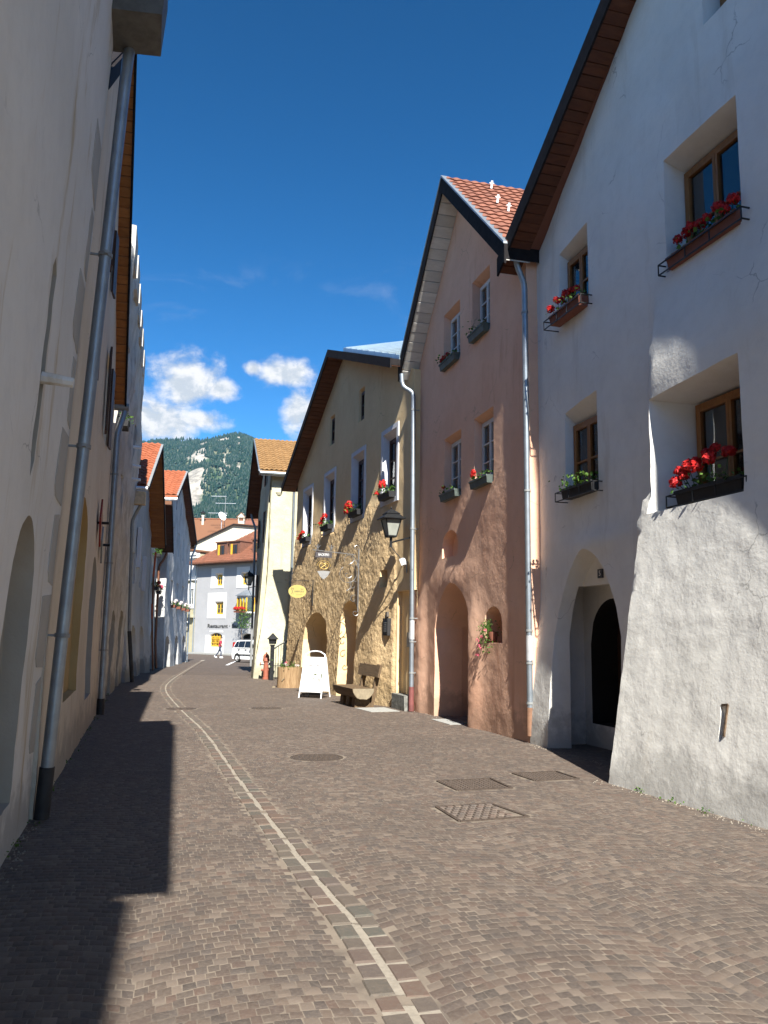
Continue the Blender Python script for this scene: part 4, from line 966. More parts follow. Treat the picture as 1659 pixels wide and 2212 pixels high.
for h, a in ((7.5, 8.6), (6.95, 9.0), (6.6, 9.5)):
    mb = MB(); mb.tube([F3.V(a, 0, h), F3.V(a, .34, h-.02)], .05, 8); mb.build('stone_spout', WPAINT, H3, True)
flowerbox(F3, .35, .95, 6.2, .12, .2, BLACKB, 'dark plant box on the battlement house just past the second downpipe', [], leafn=70, lh=.25, bracket=False, group='plant boxes on the left houses')
# fourth: orange tiled gable
F4 = leftfac((-9.1, 29.3), -.20, 1)
H4 = lhouse(F4, 0, 'old white house with bright orange tiles and an orange wooden gable soffit', 'orange_roof_house')
prof4 = [(0, 6.7), (5.5, 9.35), (11.0, 5.6)]
def pf4(a, h): return .10*fr(a*.5, h*.4, 31, 3)+.02*fr(a*4, h*4, 2, 3)+.11*max(0, 2.6-h)*(.4+.6*math.exp(-((a-9.6)/1.1)**2)+.6*math.exp(-((a-1)/1.0)**2))
c4_ = [dict(rings=[(1., archp(a, a+w, -.7, 1.1, 1.9, 'round')), (-.3, archp(a+.1, a+w-.2, -.7, 1.1, 1.8, 'round'))], mi=(0,)) for a, w in ((2.6, 2.6), (6.4, 2.3))]
c4_ += [cut(rectp(a, a+.8, 3.4, 4.6), rectp(a+.04, a+.76, 3.44, 4.56), .2, mi=(0, 1)) for a in (2.2, 5.2, 8.2)]
wall(F4, H4, prof4, 4, pf4, .11, [L4M, DARK], c4_)
for a in (2.2, 5.2, 8.2): window(F4, H4, a+.06, a+.74, 3.45, 4.54, -.12, WOODB, 2, 2)
r4 = gable(F4, H4, prof4, .62, 6, FASC, SOFO, TILEO, ext=(.3, .0), bw=.2, fh=.16, flash=ZINCP)
tiles(F4, r4[0][0], r4[0][1], r4[0][2], .58, -4.5, .25, .36, TILEO, 1, 180)
eb = MB(); F4.box(eb, -.42, -.02, -.5, .55, 6.05, 6.5); eb.build('eave_box', simple('bare_wood', (.55, .42, .26), .8, 0, .15), H4)
gt = MB(); gt.tube([F4.V(-.38, .62, 6.62), F4.V(-.38, -4, 6.62)], .075, 8); gt.build('gutter', GALV, H4, True)
downpipe(F4, H4, [(-.1, .45, 6.2), (-.05, .3, 5.9), (-.02, .12, 5.5), (.1, .22, 1.7), (.1, .42, -.15)], .06, ZINCP, (1.75, PIPEB))
for a, h, w, d in ((3.5, 4.1, .5, 1.6), (6.5, 3.3, .45, 1.5)):
    mb = MB(); F4.box(mb, a, a+w, .0, .14, h, h+d); mb.build('bricked_up_opening', SURR, H4)
mb = MB(); mb.tube([F4.V(10.95, .2, 5.4), F4.V(10.95, .16, 4.2)], .05, 8); mb.tube([F4.V(10.95, .17, 2.9), F4.V(10.97, .2, 2.2)], .05, 8); mb.build('orange_downpipe_length', ORANGEP, H4, True)
downpipe(F4, H4, [(10.95, .16, 4.2), (10.97, .2, 2.2), (11.0, .36, -.25)], .046, COPPER)
# fifth: small dark verge
H5 = lhouse(F4, 0, 'small white house with a dark brown verge squeezed between two larger houses', 'dark_verge_house')
prof5 = [(11.04, 7.75), (11.3, 7.8), (14.6, 5.75)]
wall(F4, H5, prof5, 4, lambda a, h: .05*fr(a*.5, h*.4, 41, 3)+.04*max(0, 2-h)+.05*sstep(a, 13, 14.4), .13, [L4M, DARK], [dict(rings=[(1., archp(12.4, 14.2, -.7, 1.1, 1.7, 'pointed')), (-.3, archp(12.6, 14, -.7, 1.1, 1.6, 'pointed'))], mi=(0,))])
gable(F4, H5, prof5, .82, 5, FASC, SOFD, TILEB, ext=(.0, .05), bw=.25, fh=.2)
downpipe(F4, H5, [(14.55, .5, 5.7), (14.5, .4, 5.4), (14.4, .16, 5.0), (14.45, .18, 1.0), (14.4, .3, -.3)], .06, COPPER)
for k, (a, h) in enumerate(((11.7, 3.62), (13.5, 3.5), (11.6, 5.25))):
    flowerbox(F4, a, a+.85, h, .12, .25, BLACKB, ('dark box of red flowers on the small dark verge house, left of two', 'dark box of purple flowers on the small dark verge house, right of two', 'dark hanging plant under the verge between the two left houses')[k], [(-.4, .12, .2), (.5, .1, .25)] if k < 2 else [], leafn=60, lh=.3, petal=PETALP if k == 1 else PETAL, br=.09, lsz=.09, bracket=False, group='plant boxes on the left houses')
# sixth: tall white house with three arches
F6 = leftfac((-11.48, 44.06), -.142, 1)
H6 = lhouse(F6, 0, 'tall mottled white house with three ground floor arches and an orange roof', 'three_arch_house')
prof6 = [(-.2, 8.75), (4.0, 10.75), (12.8, 7.6)]
U6 = (2.0, 5.15, 8.1, 11.1); M6 = (-.0, 2.7, 5.8, 8.9, 11.6)
def pf6(a, h): return .05*fr(a*.5, h*.4, 51, 3)+.015*fr(a*4, h*4, 2, 3)+.05*max(0, 1.5-h)
c6_ = [cut(rectp(a-.5, a+.5, 6.0, 7.4), rectp(a-.38, a+.36, 6.1, 7.3), .32, mi=(2, 1)) for a in U6]+[cut(rectp(a-.5, a+.55, 2.95, 4.45), rectp(a-.40, a+.42, 3.02, 4.35), .32, mi=(2, 1)) for a in M6[1:]]
c6_ += [cut(rectp(a-.2, a+.2, 8.5, 9.35), rectp(a-.18, a+.18, 8.52, 9.3), .1, mi=(0, 1)) for a in (3.0, 5.6)]
c6_ += [dict(rings=[(.6, archp(a, a+2.7, -.9, .5, 1.4, 'round')), (-.7, archp(a+.2, a+2.4, -.9, .5, 1.3, 'round'))], mi=(0,)) for a in (.3, 4.95, 9.8)]
wall(F6, H6, prof6, 5, pf6, .14, [L6M, DARK, RWHITE], c6_)
for a in U6: window(F6, H6, a-.36, a+.34, 6.12, 7.28, -.26, WOODB, 2, 2)
for a in M6[1:]: window(F6, H6, a-.38, a+.40, 3.04, 4.33, -.26, WOODB, 2, 2)
r6 = gable(F6, H6, prof6, .38, 9, FASC, SOFR, TILEO, ext=(.3, .2), bw=.28, fh=.18, flash=ZINCP, maxb=40)
tiles(F6, r6[0][0], r6[0][1], r6[0][2], .36, -8.5, .30, .36, TILEO, 1, 0, 3)
gt = MB(); gt.tube([F6.V(-.55, .4, 8.58), F6.V(-.55, -8, 8.58)], .08, 8); gt.build('gutter', GALV, H6, True)
downpipe(F6, H6, [(12.95, .36, 7.5), (12.9, .3, 7.2), (12.75, .12, 6.7), (12.7, .14, -.4)], .06)
for k, a in enumerate(M6[1:]): flowerbox(F6, a-.42, a+.42, 2.92, .0, .26, TERRA, f'window box of pale dry flowers on the three arch house, number {k+1} of four seen from the left' if False else ('window box of pale flowers on the three arch house, leftmost of four', 'window box of pale flowers on the three arch house, second from left', 'window box of pale flowers on the three arch house, third from left', 'window box of pale flowers on the three arch house, rightmost of four')[k], [(t, .1, .15+.1*(t > 0)) for t in (-.8, -.4, .1, .5, .9)], leafn=60, lh=.25, petal=PETALW, br=.08, lsz=.08, bracket=False, group='pale window boxes on the three arch house')

# ------------------------------------------------------------------ far end of the street
n_ = Vector((.783, -.622)); FR = Frame((-19.3, 86), n_, (-.622, -.783))
RH = FR.empty('restaurant_house', 0, 0, 0, 'grey rendered restaurant building with white window bands and orange hipped roof', 'restaurant')
RW = [(2.93, 4.06, 6.22, 7.48, 2.28, 4.23, 5.98, 8.03), (6.77, 7.95, 6.22, 7.46, 6.15, 8.0, 5.95, 8.02), (3.02, 4.36, 3.32, 4.66, 1.93, 4.73, 2.96, 5.52)]
rc = [cut(rectp(*q[:2], q[2], q[3]), rectp(q[0]+.1, q[1]-.1, q[2]+.05, q[3]-.15), .25, mi=(1, 2)) for q in RW]
rc += [dict(rings=[(.3, archp(2.42, 4.42, .12, 1.2, 1.56, 'round')), (-.25, archp(2.5, 4.3, .16, 1.15, 1.48, 'round')), (-.7, archp(2.5, 4.3, .16, 1.15, 1.48, 'round'))], mi=(1, 2)),
       dict(rings=[(.3, archp(7.0, 8.9, -.3, 1.2, 1.56, 'round')), (-.3, archp(7.1, 8.8, -.3, 1.15, 1.48, 'round')), (-.7, archp(7.1, 8.8, -.3, 1.15, 1.48, 'round'))], mi=(1, 2))]
wall(FR, RH, [(0, 8.65), (13, 8.65)], 8, lambda a, h: .012*fr(a*.6, h*.6, 61, 3), .2, [RGREY, RWHITE, DARK], rc, h0=-.9)
for q in RW:
    mb = MB()
    for b in ((q[4], q[0], q[6], q[7]), (q[1], q[5], q[6], q[7]), (q[0], q[1], q[6], q[2]), (q[0], q[1], q[3], q[7])): FR.box(mb, b[0], b[1], -.02, .035, b[2], b[3])
    mb.build('window_surround', RWHITE, RH); window(FR, RH, q[0]+.12, q[1]-.12, q[2]+.06, q[3]-.17, -.19, WOODY, 2, 2, .08)
mb = MB(); 
for b in ((1.82, 2.42, -.8, 1.3), (4.42, 4.62, -.8, 1.3), (2.42, 4.42, -.8, .12), (2.42, 4.42, 1.57, 1.74)): FR.box(mb, b[0], b[1], -.02, .035, b[2], b[3])
mb.build('window_surround', RWHITE, RH)
wy = window(FR, RH, 2.5, 4.3, .17, 1.2, -.18, WOODY, 3, 3, .07)
mb = MB(); FR.prism(mb, [(2.52+1.76*i/10, 1.2+.27*math.sqrt(max(0, 1-((i-5)/5)**2))) for i in range(11)], -.25, -.19); mb.build('fanlight', CARG, wy)
bw_ = MB()
for z in (.55, .95): FR.box(bw_, 2.52, 4.28, -.16, -.13, z-.03, z+.03)
for a in (2.95, 3.4, 3.85): FR.box(bw_, a-.035, a+.035, -.165, -.135, .2, 1.44)
bw_.build('glazing_bars', WOODY, wy)
tl = text('Restaurant \u00b7 Bar', .62, PRINTK, RH, M3(FR.V(1, 0, 0), (0, 0, 1), FR.V(0, 1, 0), FR.V(4.37, .04, 2.2)), .004, .012, 'wall_lettering')
tl.scale = (4.6/max(.1, tl.dimensions.x), .82, 1)
# hipped roof, dormers
mb = MB(); A_, B_, C_, D_, E_ = (-.5, .8, 8.62), (13.5, .8, 8.62), (4.6, -5.2, 12.8), (13.5, -5.2, 12.8), (-.5, -11, 8.62)
vs = [FR.V(*q) for q in (A_, B_, C_, D_, E_)]; vs += [v-Vector((0, 0, .16)) for v in vs]
mb.add(vs, [(0, 1, 3, 2), (0, 2, 4), (5, 7, 8, 6), (5, 9, 7), (0, 5, 6, 1), (0, 4, 9, 5), (1, 6, 8, 3), (2, 3, 8, 7), (2, 7, 9, 4)])
rr = mb.build('roof', TILER, RH)
tr = MB(); rv = []
for r in range(20):
    for c in range(46):
        p = .8-r*.3; a0 = -.5+c*.3+(.8-p)*.85
        if a0 > 13: continue
        h = 8.64+(.8-p)*.697; k = rnd.uniform(0, .012)
        tr.add([FR.V(a0, p, h+.045+k), FR.V(a0+.27, p, h+.045+k), FR.V(a0+.27, p-.32, h+.235+k), FR.V(a0, p-.32, h+.235+k), FR.V(a0, p, h-.01), FR.V(a0+.27, p, h-.01)], [(0, 1, 2, 3), (4, 5, 1, 0)]); rv += [rnd.random()]*2
tag(tr.build('tiles', TILER, rr, False, False, rv), kind='stuff')
gt = MB(); gt.tube([FR.V(-.5, .86, 8.5), FR.V(13.5, .86, 8.5)], .08, 8); gt.build('gutter', COPPER, RH, True)
ev = MB(); FR.box(ev, -.45, 13, .0, .78, 8.42, 8.455); ev.build('eave_soffit', SOFD, RH)
for a in (2.6, 4.55, 7.95):
    mb = MB(); FR.box(mb, a, a+1.65, -.25, -3.2, 9.2, 10.62); d = mb.build('dormer', DORM, RH)
    mb = MB(); FR.box(mb, a-.08, a+1.73, -.12, -3.2, 10.625, 10.74); mb.build('dormer_roof', DORM, d)
    mb = MB(); FR.box(mb, a+.48, a+1.2, -.26, -.235, 9.42, 10.32); mb.build('pane', CARG, d)
    mb = MB(); FR.box(mb, a+.38, a+.52, -.27, -.10, 9.34, 10.4); mb.build('window_jamb', WOODY, d)
    mb = MB(); FR.box(mb, a+.82, a+.87, -.27, -.20, 9.42, 10.32); FR.box(mb, a+1.18, a+1.25, -.27, -.20, 9.36, 10.38); mb.build('window_frame', WOODB, d)
# oriel
o1 = MB(); pr = [(6.75, 0), (7.15, .75), (8.5, .75), (8.9, 0)]
o1.loft([[FR.V(a, p, h) for a, p in pr] for h in (3.45, 3.6)]); o1.loft([[FR.V(a, p, h) for a, p in pr] for h in (4.95, 5.12)])
og = o1.build('oriel', RWHITE, RH)
o2 = MB(); pr2 = [(6.85, 0), (7.22, .66), (8.43, .66), (8.8, 0)]; o2.loft([[FR.V(a, p, h) for a, p in pr2] for h in (3.6, 4.95)]); o2.build('pane', GLASS, og)
o2 = MB()
for (a, p) in ((6.8, .05), (7.18, .70), (7.62, .70), (8.05, .70), (8.46, .70), (8.85, .05)): o2.bar(FR.V(a, p, 3.6), FR.V(a, p, 4.95), .11)
o2.build('oriel_posts', WOODY, og)
o2 = MB(); o2.loft([[FR.V(a, p, 5.12) for a, p in ((6.55, -.0), (7.05, .95), (8.6, .95), (9.1, 0))], [FR.V(a, p, 5.75) for a, p in ((7.6, 0), (7.7, .1), (7.95, .1), (8.05, 0))]]); o2.build('oriel_roof', ZINC, og)
flowerbox(FR, 7.1, 8.5, 3.5, .8, .3, TERRA, 'box of red geraniums under the oriel window of the restaurant', [(t/6, .1, .2+.1*(t % 2)) for t in range(-6, 7)], leafn=70, lh=.3, br=.11, lsz=.1, bracket=False)
vine = FR.empty('climbing_plant', 8.1, .5, 1.9, 'dark leafy climbing plant hanging below the oriel of the restaurant', 'plant'); lb = MB(); rv = []; rg = random.Random(8)
pts = []
for _ in range(650):
    t = rg.random(); w = .9*(.5+.5*math.sin(t*2.6+.3)); pts.append((rg.gauss(.25, w*.55)*FR.sg, rg.gauss(.35, .28), .1+t*1.9))
foliage(lb, rv, pts, .10, rg=rg); lb.build('foliage', LEAF, vine, False, False, rv)
mb = MB(); mb.tube([(.1, 0, -2.4), (.2, .1, -.8), (.25, .25, .5), (.3, .35, 1.8)], [.05, .045, .03, .015], 6); mb.build('stem', BARK, vine, True)
# olive house
OV = FR.empty('olive_house', 0, 0, 0, 'narrow olive house with a white arched window beside the restaurant', 'house')
wall(FR, OV, [(-6, 10.6), (-.06, 9.8)], 8, lambda a, h: -.15, .4, [OLIVE, RWHITE, DARK], [cut(rectp(-1.35, -.55, 4.3, 6.0), rectp(-1.3, -.6, 4.35, 5.95), .12, mi=(1, 2)), cut(rectp(-2.3, -1.5, -.7, 1.6), rectp(-2.25, -1.55, -.7, 1.55), .2, mi=(0, 2))], matf=lambda a, h: 1 if h > 7 else 0, h0=-.9)
mb = MB()
for b in ((-1.6, -1.35, 4.0, 6.25), (-.55, -.3, 4.0, 6.25), (-1.35, -.55, 4.0, 4.3), (-1.35, -.55, 6.0, 6.25)): FR.box(mb, b[0], b[1], -.17, -.09, b[2], b[3])
FR.prism(mb, [(-1.62, 6.25), (-.28, 6.25), (-.5, 6.55), (-.95, 6.72), (-1.4, 6.55)], -.17, -.08); mb.build('window_surround', RWHITE, OV)
window(FR, OV, -1.3, -.6, 4.36, 5.94, -.2, WOODW, 2, 2)
mb = MB(); FR.box(mb, -3, -.02, -.3, .25, 9.5, 9.85); FR.box(mb, -3, -.05, -.3, .15, 9.2, 9.5); FR.box(mb, -3, .0, -.2, .05, 6.9, 7.02); mb.build('cornice', RWHITE, OV)
mb = MB(); FR.box(mb, -3, -.1, -.2, .35, 3.05, 3.35); mb.build('string_course', OLIVE, OV)
mb = MB(); FR.prism(mb, [(-6, 10.62), (0.1, 9.85), (.1, 10.0), (-6, 10.8)], .3, -8); mb.build('roof', TILEB, OV)
mb = MB(); mb.tube([FR.V(-1.2+.33*cos(t), .1, 2.3+.33*sin(t)) for t in np.linspace(0, 2*pi, 17)], .06, 6); mb.build('white_ring_sign', RWHITE, OV, True)
downpipe(FR, OV, [(-.1, .4, 9.0), (-.1, .1, 8.6), (-.1, .04, -.6)], .06)
# old houses behind
FB = Frame((-22.2, 97), (1, 0), (0, -1))
BH = FB.empty('cream_gable_house', 0, 0, 0, 'old cream gable wall rising behind the restaurant roof', 'house')
pb_ = [(0, 11.9), (4.5, 14.15), (12, 13.6)]
wall(FB, BH, pb_, 1.2, lambda a, h: .02*fr(a, h, 1, 3), .25, [CREAM2], [], h0=5)
gb_ = gable(FB, BH, pb_, .3, 1.4, FASC, None, TILEB, ext=(.6, .1), fh=.1)
rb = FB.empty('brown_roof_house', -3, -6, 0, 'house with a long brown tiled roof behind the cream gable', 'house')
mb = MB(); mb.box((-16, -5, 4), (12.5, 5, 11.6)); mb.build('wall', CREAM2, rb)
mb = MB(); mb.loft([[(x, 5.4, 11.5), (x, .0, 15.6), (x, -5.4, 11.5), (x, -5.4, 11.3), (x, 0, 15.4), (x, 5.4, 11.3)] for x in (-17, 10.5)]); rfo = mb.build('roof', TILEB, rb)
mb = MB()
for i in range(34): mb.tube([(-17+i*.8, 0, 15.6), (-16.25+i*.8, 0, 15.63)], .12, 6)
mb.build('ridge_tiles', TILER, rfo, True)
hb = FB.empty('red_hip_house', 5.6, -4.5, 0, 'small reddish hipped roof rising above the cream gable', 'house')
mb = MB(); mb.loft([[(-2.2, 2, 13.2), (2.2, 2, 13.2), (2.2, -2, 13.2), (-2.2, -2, 13.2)], [(-.6, .1, 15.3), (.7, .1, 15.3), (.7, -.1, 15.3), (-.6, -.1, 15.3)]]); mb.build('roof', TILEP, hb)
mb = MB(); mb.box((-2, -1.8, 5), (2, 1.8, 13.2)); mb.build('wall', CREAM2, hb)
ch = FB.empty('chimney', 4.95, -2.6, 13.6, 'plastered chimney with a small tiled gable cap above the cream wall', 'chimney')
mb = MB(); mb.box((-.36, -.36, 0), (.36, .36, 1.35)); mb.build('shaft', CREAM2, ch)
mb = MB()
for x in (-.33, .33): mb.box((x-.06, -.36, 1.35), (x+.06, .36, 1.75))
mb.loft([[(-.48, y, 1.75), (.48, y, 1.75), (.0, y, 2.25)] for y in (-.48, .48)]); mb.build('cap', CREAM2, ch)
mb = MB(); mb.loft([[(-.6, y, 1.72), (0, y, 2.28), (.6, y, 1.72), (.6, y, 1.8), (0, y, 2.38), (-.6, y, 1.8)] for y in (-.5, .5)]); mb.build('cap_tiles', TILEB, ch)
ch2 = FB.empty('chimney', -.3, -5, 13.2, 'thin round chimney pot just right of the three arch house roof', 'chimney')
mb = MB(); mb.lathe([(.16, 0), (.16, 2.6), (.2, 2.6), (.2, 2.75)], n=10); mb.build('flue', CREAM2, ch2, True); mb = MB(); mb.lathe([(.36, 3.0), (.3, 3.08), (.02, 3.3)], n=10); mb.bar((.15, 0, 2.7), (.15, 0, 3.05), .04); mb.bar((-.15, 0, 2.7), (-.15, 0, 3.05), .04); mb.build('cowl', BLACKM, ch2, True)
ds = FB.empty('satellite_dish', 2.95, -.4, 14.2, 'white satellite dish on a short mast before the brown roof', 'satellite dish')
mb = MB(); N_ = Vector((-.75, .55, .38)).normalized(); ux = N_.orthogonal().normalized(); uy = N_.cross(ux)
rings = [[Vector((0, 0, 1.0))+(ux*cos(t)*r+uy*sin(t)*r)+N_*(r*r*.35) for t in np.linspace(0, 2*pi, 20, endpoint=False)] for r in (.02, .3, .55)]
rings += [[p-N_*.03 for p in rr_] for rr_ in reversed(rings)]; mb.loft(rings); mb.build('dish', WPAINT, ds, True)
mb = MB(); mb.tube([(0, 0, -1.2), (0, 0, .95)], .035, 6); mb.tube([(0, 0, .6), tuple(Vector((0, 0, .8))+N_*.75)], .02, 6); mb.build('mast', GALV, ds)
mb = MB(); c_ = Vector((0, 0, .8))+N_*.75; mb.box(c_-Vector((.09, .06, .05)), c_+Vector((.09, .06, .05))); mb.build('receiver', WPAINT, ds)
an = FB.empty('tv_antenna', 3.1, -1.5, 13.4, 'rooftop television antenna with three rows of rods against the hillside', 'antenna')
mb = MB(); mb.tube([(0, 0, 0), (0, 0, 4.5)], .03, 6); mb.build('mast', ZINCP, an)
for z, x0, x1 in ((4.4, -.1, 1.7), (3.55, -1.25, 1.2), (2.35, -.3, 2.0)):
    mb = MB(); mb.bar((x0, 0, z), (x1, 0, z), .035)
    for i in range(9):
        x = x0+(x1-x0)*(i+.5)/9; l = .25+.02*i; mb.bar((x, -l, z), (x, l, z), .022)
    mb.build('boom', GALV, an)
# raised pavement in front of the restaurant
mb = MB(); pv = [FR.world(a, p, 0) for a, p in ((-6, .1), (13, .1), (13, 1.6), (-6, 1.6))]
mb.loft([[(v.x, v.y, G(v.y)-.2) for v in pv], [(v.x, v.y, G(v.y)+.11) for v in pv]]); tag(mb.build('pavement', CONC), kind='structure')
ln = MB(); a, b = Vector((-9.43, 51.25)), Vector((-11.6, 68.8)); t = (b-a).normalized(); nrm = Vector((t.y, -t.x))*.09
N = 20; ln.add([(*(a+(b-a)*i/N+nrm*s), G((a+(b-a)*i/N).y)-.017) for i in range(N+1) for s in (-1, 1)], [(2*i, 2*i+1, 2*i+3, 2*i+2) for i in range(N)])
tag(ln.build('painted_parking_line', WPAINT, None), kind='structure')

# ------------------------------------------------------------------ things in the street
def spiral(c, r0, r1, t0, t1, n=22):
    return [(c[0]+(r0+(r1-r0)*i/n)*cos(t0+(t1-t0)*i/n), c[1]+(r0+(r1-r0)*i/n)*sin(t0+(t1-t0)*i/n)) for i in range(n+1)]
def lantern(F, a, p, h, sc, mount, label, floods=False):
    """four sided wall lantern; h is the bottom of its glass body"""
    e = F.empty('wall_lantern', a, p, h, label, 'lantern')
    K = lambda w, z: [(sx*w*sc, sy*w*sc, z*sc) for sx, sy in ((-1, -1), (1, -1), (1, 1), (-1, 1))]
    b0, b1, H = .105, .185, .40
    mb = MB()
    for (x0, y0, z0), (x1, y1, z1) in zip(K(b0, 0), K(b1, H)): mb.bar((x0, y0, z0), (x1, y1, z1), .022*sc)
    for w, z in ((b0, 0), (b1, H)):
        q = K(w, z)
        for i in range(4): mb.bar(q[i], q[(i+1) % 4], .028*sc)
    mb.loft([K(b0, -.03), K(b0, -.012)]); mb.build('frame', BLACKM, e)
    for i in range(4):
        A, B = K(b0*.95, .01), K(b1*.95, H-.01); j = (i+1) % 4
        g = MB(); c = (Vector(A[i])+Vector(A[j]))/2; nn = Vector((c.x, c.y, 0)).normalized()*.006*sc
        g.loft([[Vector(A[i]), Vector(A[j]), Vector(B[j]), Vector(B[i])], [Vector(A[i])-nn, Vector(A[j])-nn, Vector(B[j])-nn, Vector(B[i])-nn]]); g.build('pane', FROST, e)
    mb = MB(); mb.loft([K(.265, H-.005), K(.27, H+.015), K(.15, H+.12)]); mb.loft([K(.165, H+.12), K(.17, H+.135), K(.02, H+.25)]); mb.lathe([(.012*sc, (H+.24)*sc), (.03*sc, (H+.27)*sc), (.001, (H+.31)*sc)], n=8)
    mb.build('roof', BLACKM, e)
    pb = MB(); pb.bar((0, 0, -.02*sc), (0, 0, -.26*sc), .05*sc)
    M_ = F.V(mount[0][0]-a, mount[0][1]-p, mount[0][2]-h); pb.bar((0, 0, -.15*sc), M_, .035*sc); pb.build('arm', BLACKM, e)
    s0, s1 = Vector((0, 0, -.24*sc)), F.V(mount[1][0]-a, mount[1][1]-p, mount[1][2]-h)
    pb = MB(); pb.bar(s0, s1, .018*sc); pb.bar(s1+Vector((0, 0, -.16)), s1+Vector((0, 0, .12)), .03*sc); pb.build('strut', BLACKM, e)
    if floods:
        c = s0+(s1-s0)*.78; mb = MB(); mb.bar(c+Vector((.02, .02, .07)), c+Vector((-.02, -.02, -.08)), .13, .09); mb.build('small_floodlight', WPAINT, e)
    return e
lantern(FO, .34, .42, 3.90, 1.0, ((.0, .0, 3.87), (.22, .06, 3.2)), 'black wall lantern with frosted panes on the right end of the ochre house', True)
lantern(FY, 6.3, .34, 3.9, 1.0, ((6.35, .0, 3.85), (6.3, .06, 3.1)), 'black wall lantern at the far corner of the pale yellow house')
# bakery sign
e = FO.empty('bakery_sign', 3.62, .2, 2.2, 'wrought iron BACKEREI bracket sign with a clear shield and golden pretzel', 'shop sign')
mb = MB(); mb.bar((0, 0, 0), (0, 0, 1.72), .035); mb.tube([(0, y, z) for y, z in spiral((.07, 1.74), .08, .03, pi, -pi*.9)], .01, 5); mb.tube([(0, y, z) for y, z in spiral((.07, -.03), .09, .03, pi, pi*2.9)], .01, 5); mb.build('wall_bar', SILVER, e)
mb = MB(); mb.bar((0, .10, 1.55), (0, 1.3, 1.63), .022)
mb.tube([(0, .02, 1.2), (0, .06, 1.42), (0, .2, 1.56), (0, .42, 1.56)], .014, 6); mb.build('arm', SILVER, e)
for c, r0, r1, t0, t1 in (((.30, 1.02), .26, .22, 1.6, 7.2), ((.26, 1.40), .15, .10, -.4, 4.6), ((.08, 1.30), .10, .03, .3, 5.6), ((.14, .70), .14, .03, 2.2, -3.0), ((.12, .34), .12, .03, 2.0, -3.2), ((.35, .78), .22, .12, 4.6, 2.6), ((.30, 1.0), .12, .03, 3.2, 8.0)):
    mb = MB(); mb.tube([(0, y, z) for y, z in spiral(c, r0, r1, t0, t1)], .010, 5); mb.build('scroll', SILVER, e)
for y in (.78, 1.16):
    mb = MB(); mb.loft([[(x, y+d*.03, 1.62) for x, d in ((-.02, 0), (0, 1), (.02, 0), (0, -1))], [(x, y+d*.03, 1.68) for x, d in ((-.02, 0), (0, 1), (.02, 0), (0, -1))]])
    for s in (-1, 0, 1): mb.bar((0, y, 1.67), (0, y+s*.075, 1.78-.02*abs(s)), .03, .012)
    mb.build('tulip_finial', SILVER, e)
mb = MB(); mb.box((-.012, .76, 1.43), (.012, 1.22, 1.58)); pl = mb.build('letter_plate', simple('dark_plate', (.055, .05, .055), .5), e)
text('BACKEREI', .095, simple('sign_letter', (.55, .55, .55), .5), pl, M3((0, -1, 0), (0, 0, 1), (-1, 0, 0), (-.016, .99, 1.505)), .003, .001).scale = (.72, 1, 1)
shp = lambda k, x: [(x, .98+.23*k*u, 1.16+k*w) for u, w in ((-1, .26), (-.95, .02), (-.75, -.14), (-.4, -.26), (0, -.33), (.4, -.26), (.75, -.14), (.95, .02), (1, .26))]
mb = MB(); mb.loft([shp(1, -.005), shp(1, .005)]); mb.build('clear_shield', SHIELDG, e)
mb = MB(); mb.loft([[(x, .98+.22*u, 1.16+w) for u, w in ((-.83, -.10), (-.4, -.25), (0, -.315), (.4, -.25), (.83, -.10), (.4, -.09), (0, -.085), (-.4, -.09))] for x in (-.012, -.007)]); mb.build('frosted_band', simple('frosted_band', (.22, .22, .22), .6, 0, .1), e)
mb = MB(); C = (.98, 1.20)
mb.tube([(-.02, C[0]+y, C[1]+z) for y, z in [(.0, .055), (-.05, .085), (-.105, .07), (-.125, .0), (-.09, -.06), (0, -.085), (.09, -.06), (.125, 0), (.105, .07), (.05, .085), (0, .055)]], .011, 6)
mb.tube([(-.025, C[0]+y, C[1]+z) for y, z in ((-.085, -.055), (-.02, .0), (.02, .02), (.06, .06))], .008, 6); mb.tube([(-.025, C[0]+y, C[1]+z) for y, z in ((.085, -.055), (.02, .0), (-.02, .02), (-.06, .06))], .008, 6); mb.build('pretzel', GOLD, e, True)
mb = MB(); mb.tube([(-.012, .98+(.18+.012*(k % 2))*cos(pi*k/30), 1.2+(.14+.012*(k % 2))*sin(pi*k/30)) for k in range(31)], .007, 5); mb.build('wheat_wreath', GOLD, e)
for y in (.82, 1.14):
    mb = MB(); mb.bar((0, y, 1.45), (0, y, 1.40), .01); mb.build('hanger', BLACKM, e)
# oval salon sign
e = FO.empty('salon_sign', 8.7, .2, 2.5, 'yellow oval hairdresser sign with scissors hanging from a dark iron bracket', 'shop sign')
mb = MB(); mb.bar((0, 0, 0), (0, 0, .86), .028); mb.bar((0, 0, .82), (0, .95, .82), .016); mb.tube([(0, y, z) for y, z in spiral((.13, .55), .13, .03, 1.6, 8)], .007, 5); mb.tube([(0, y, z) for y, z in spiral((.13, .28), .12, .03, -1.6, 5)], .007, 5); mb.tube([(0, 0, .1), (0, .12, .4), (0, .35, .80)], .007, 5); mb.build('bracket', BLACKM, e)
mb = MB(); ov = lambda x: [(x, .52+.30*cos(t), .46+.215*sin(t)) for t in np.linspace(0, 2*pi, 36, endpoint=False)]; mb.loft([ov(-.012), ov(.012)]); op = mb.build('oval_plate', SIGNY, e)
text('HAIRMONY', .085, PRINTK, op, M3((0, -1, 0), (0, 0, 1), (-1, 0, 0), (-.014, .46, .455)), .002, 0, 'lettering').scale = (.74, 1, 1)
text('Salon', .05, PRINTK, op, M3((0, -1, 0), (0, 0, 1), (-1, 0, 0), (-.014, .36, .54)), .002)
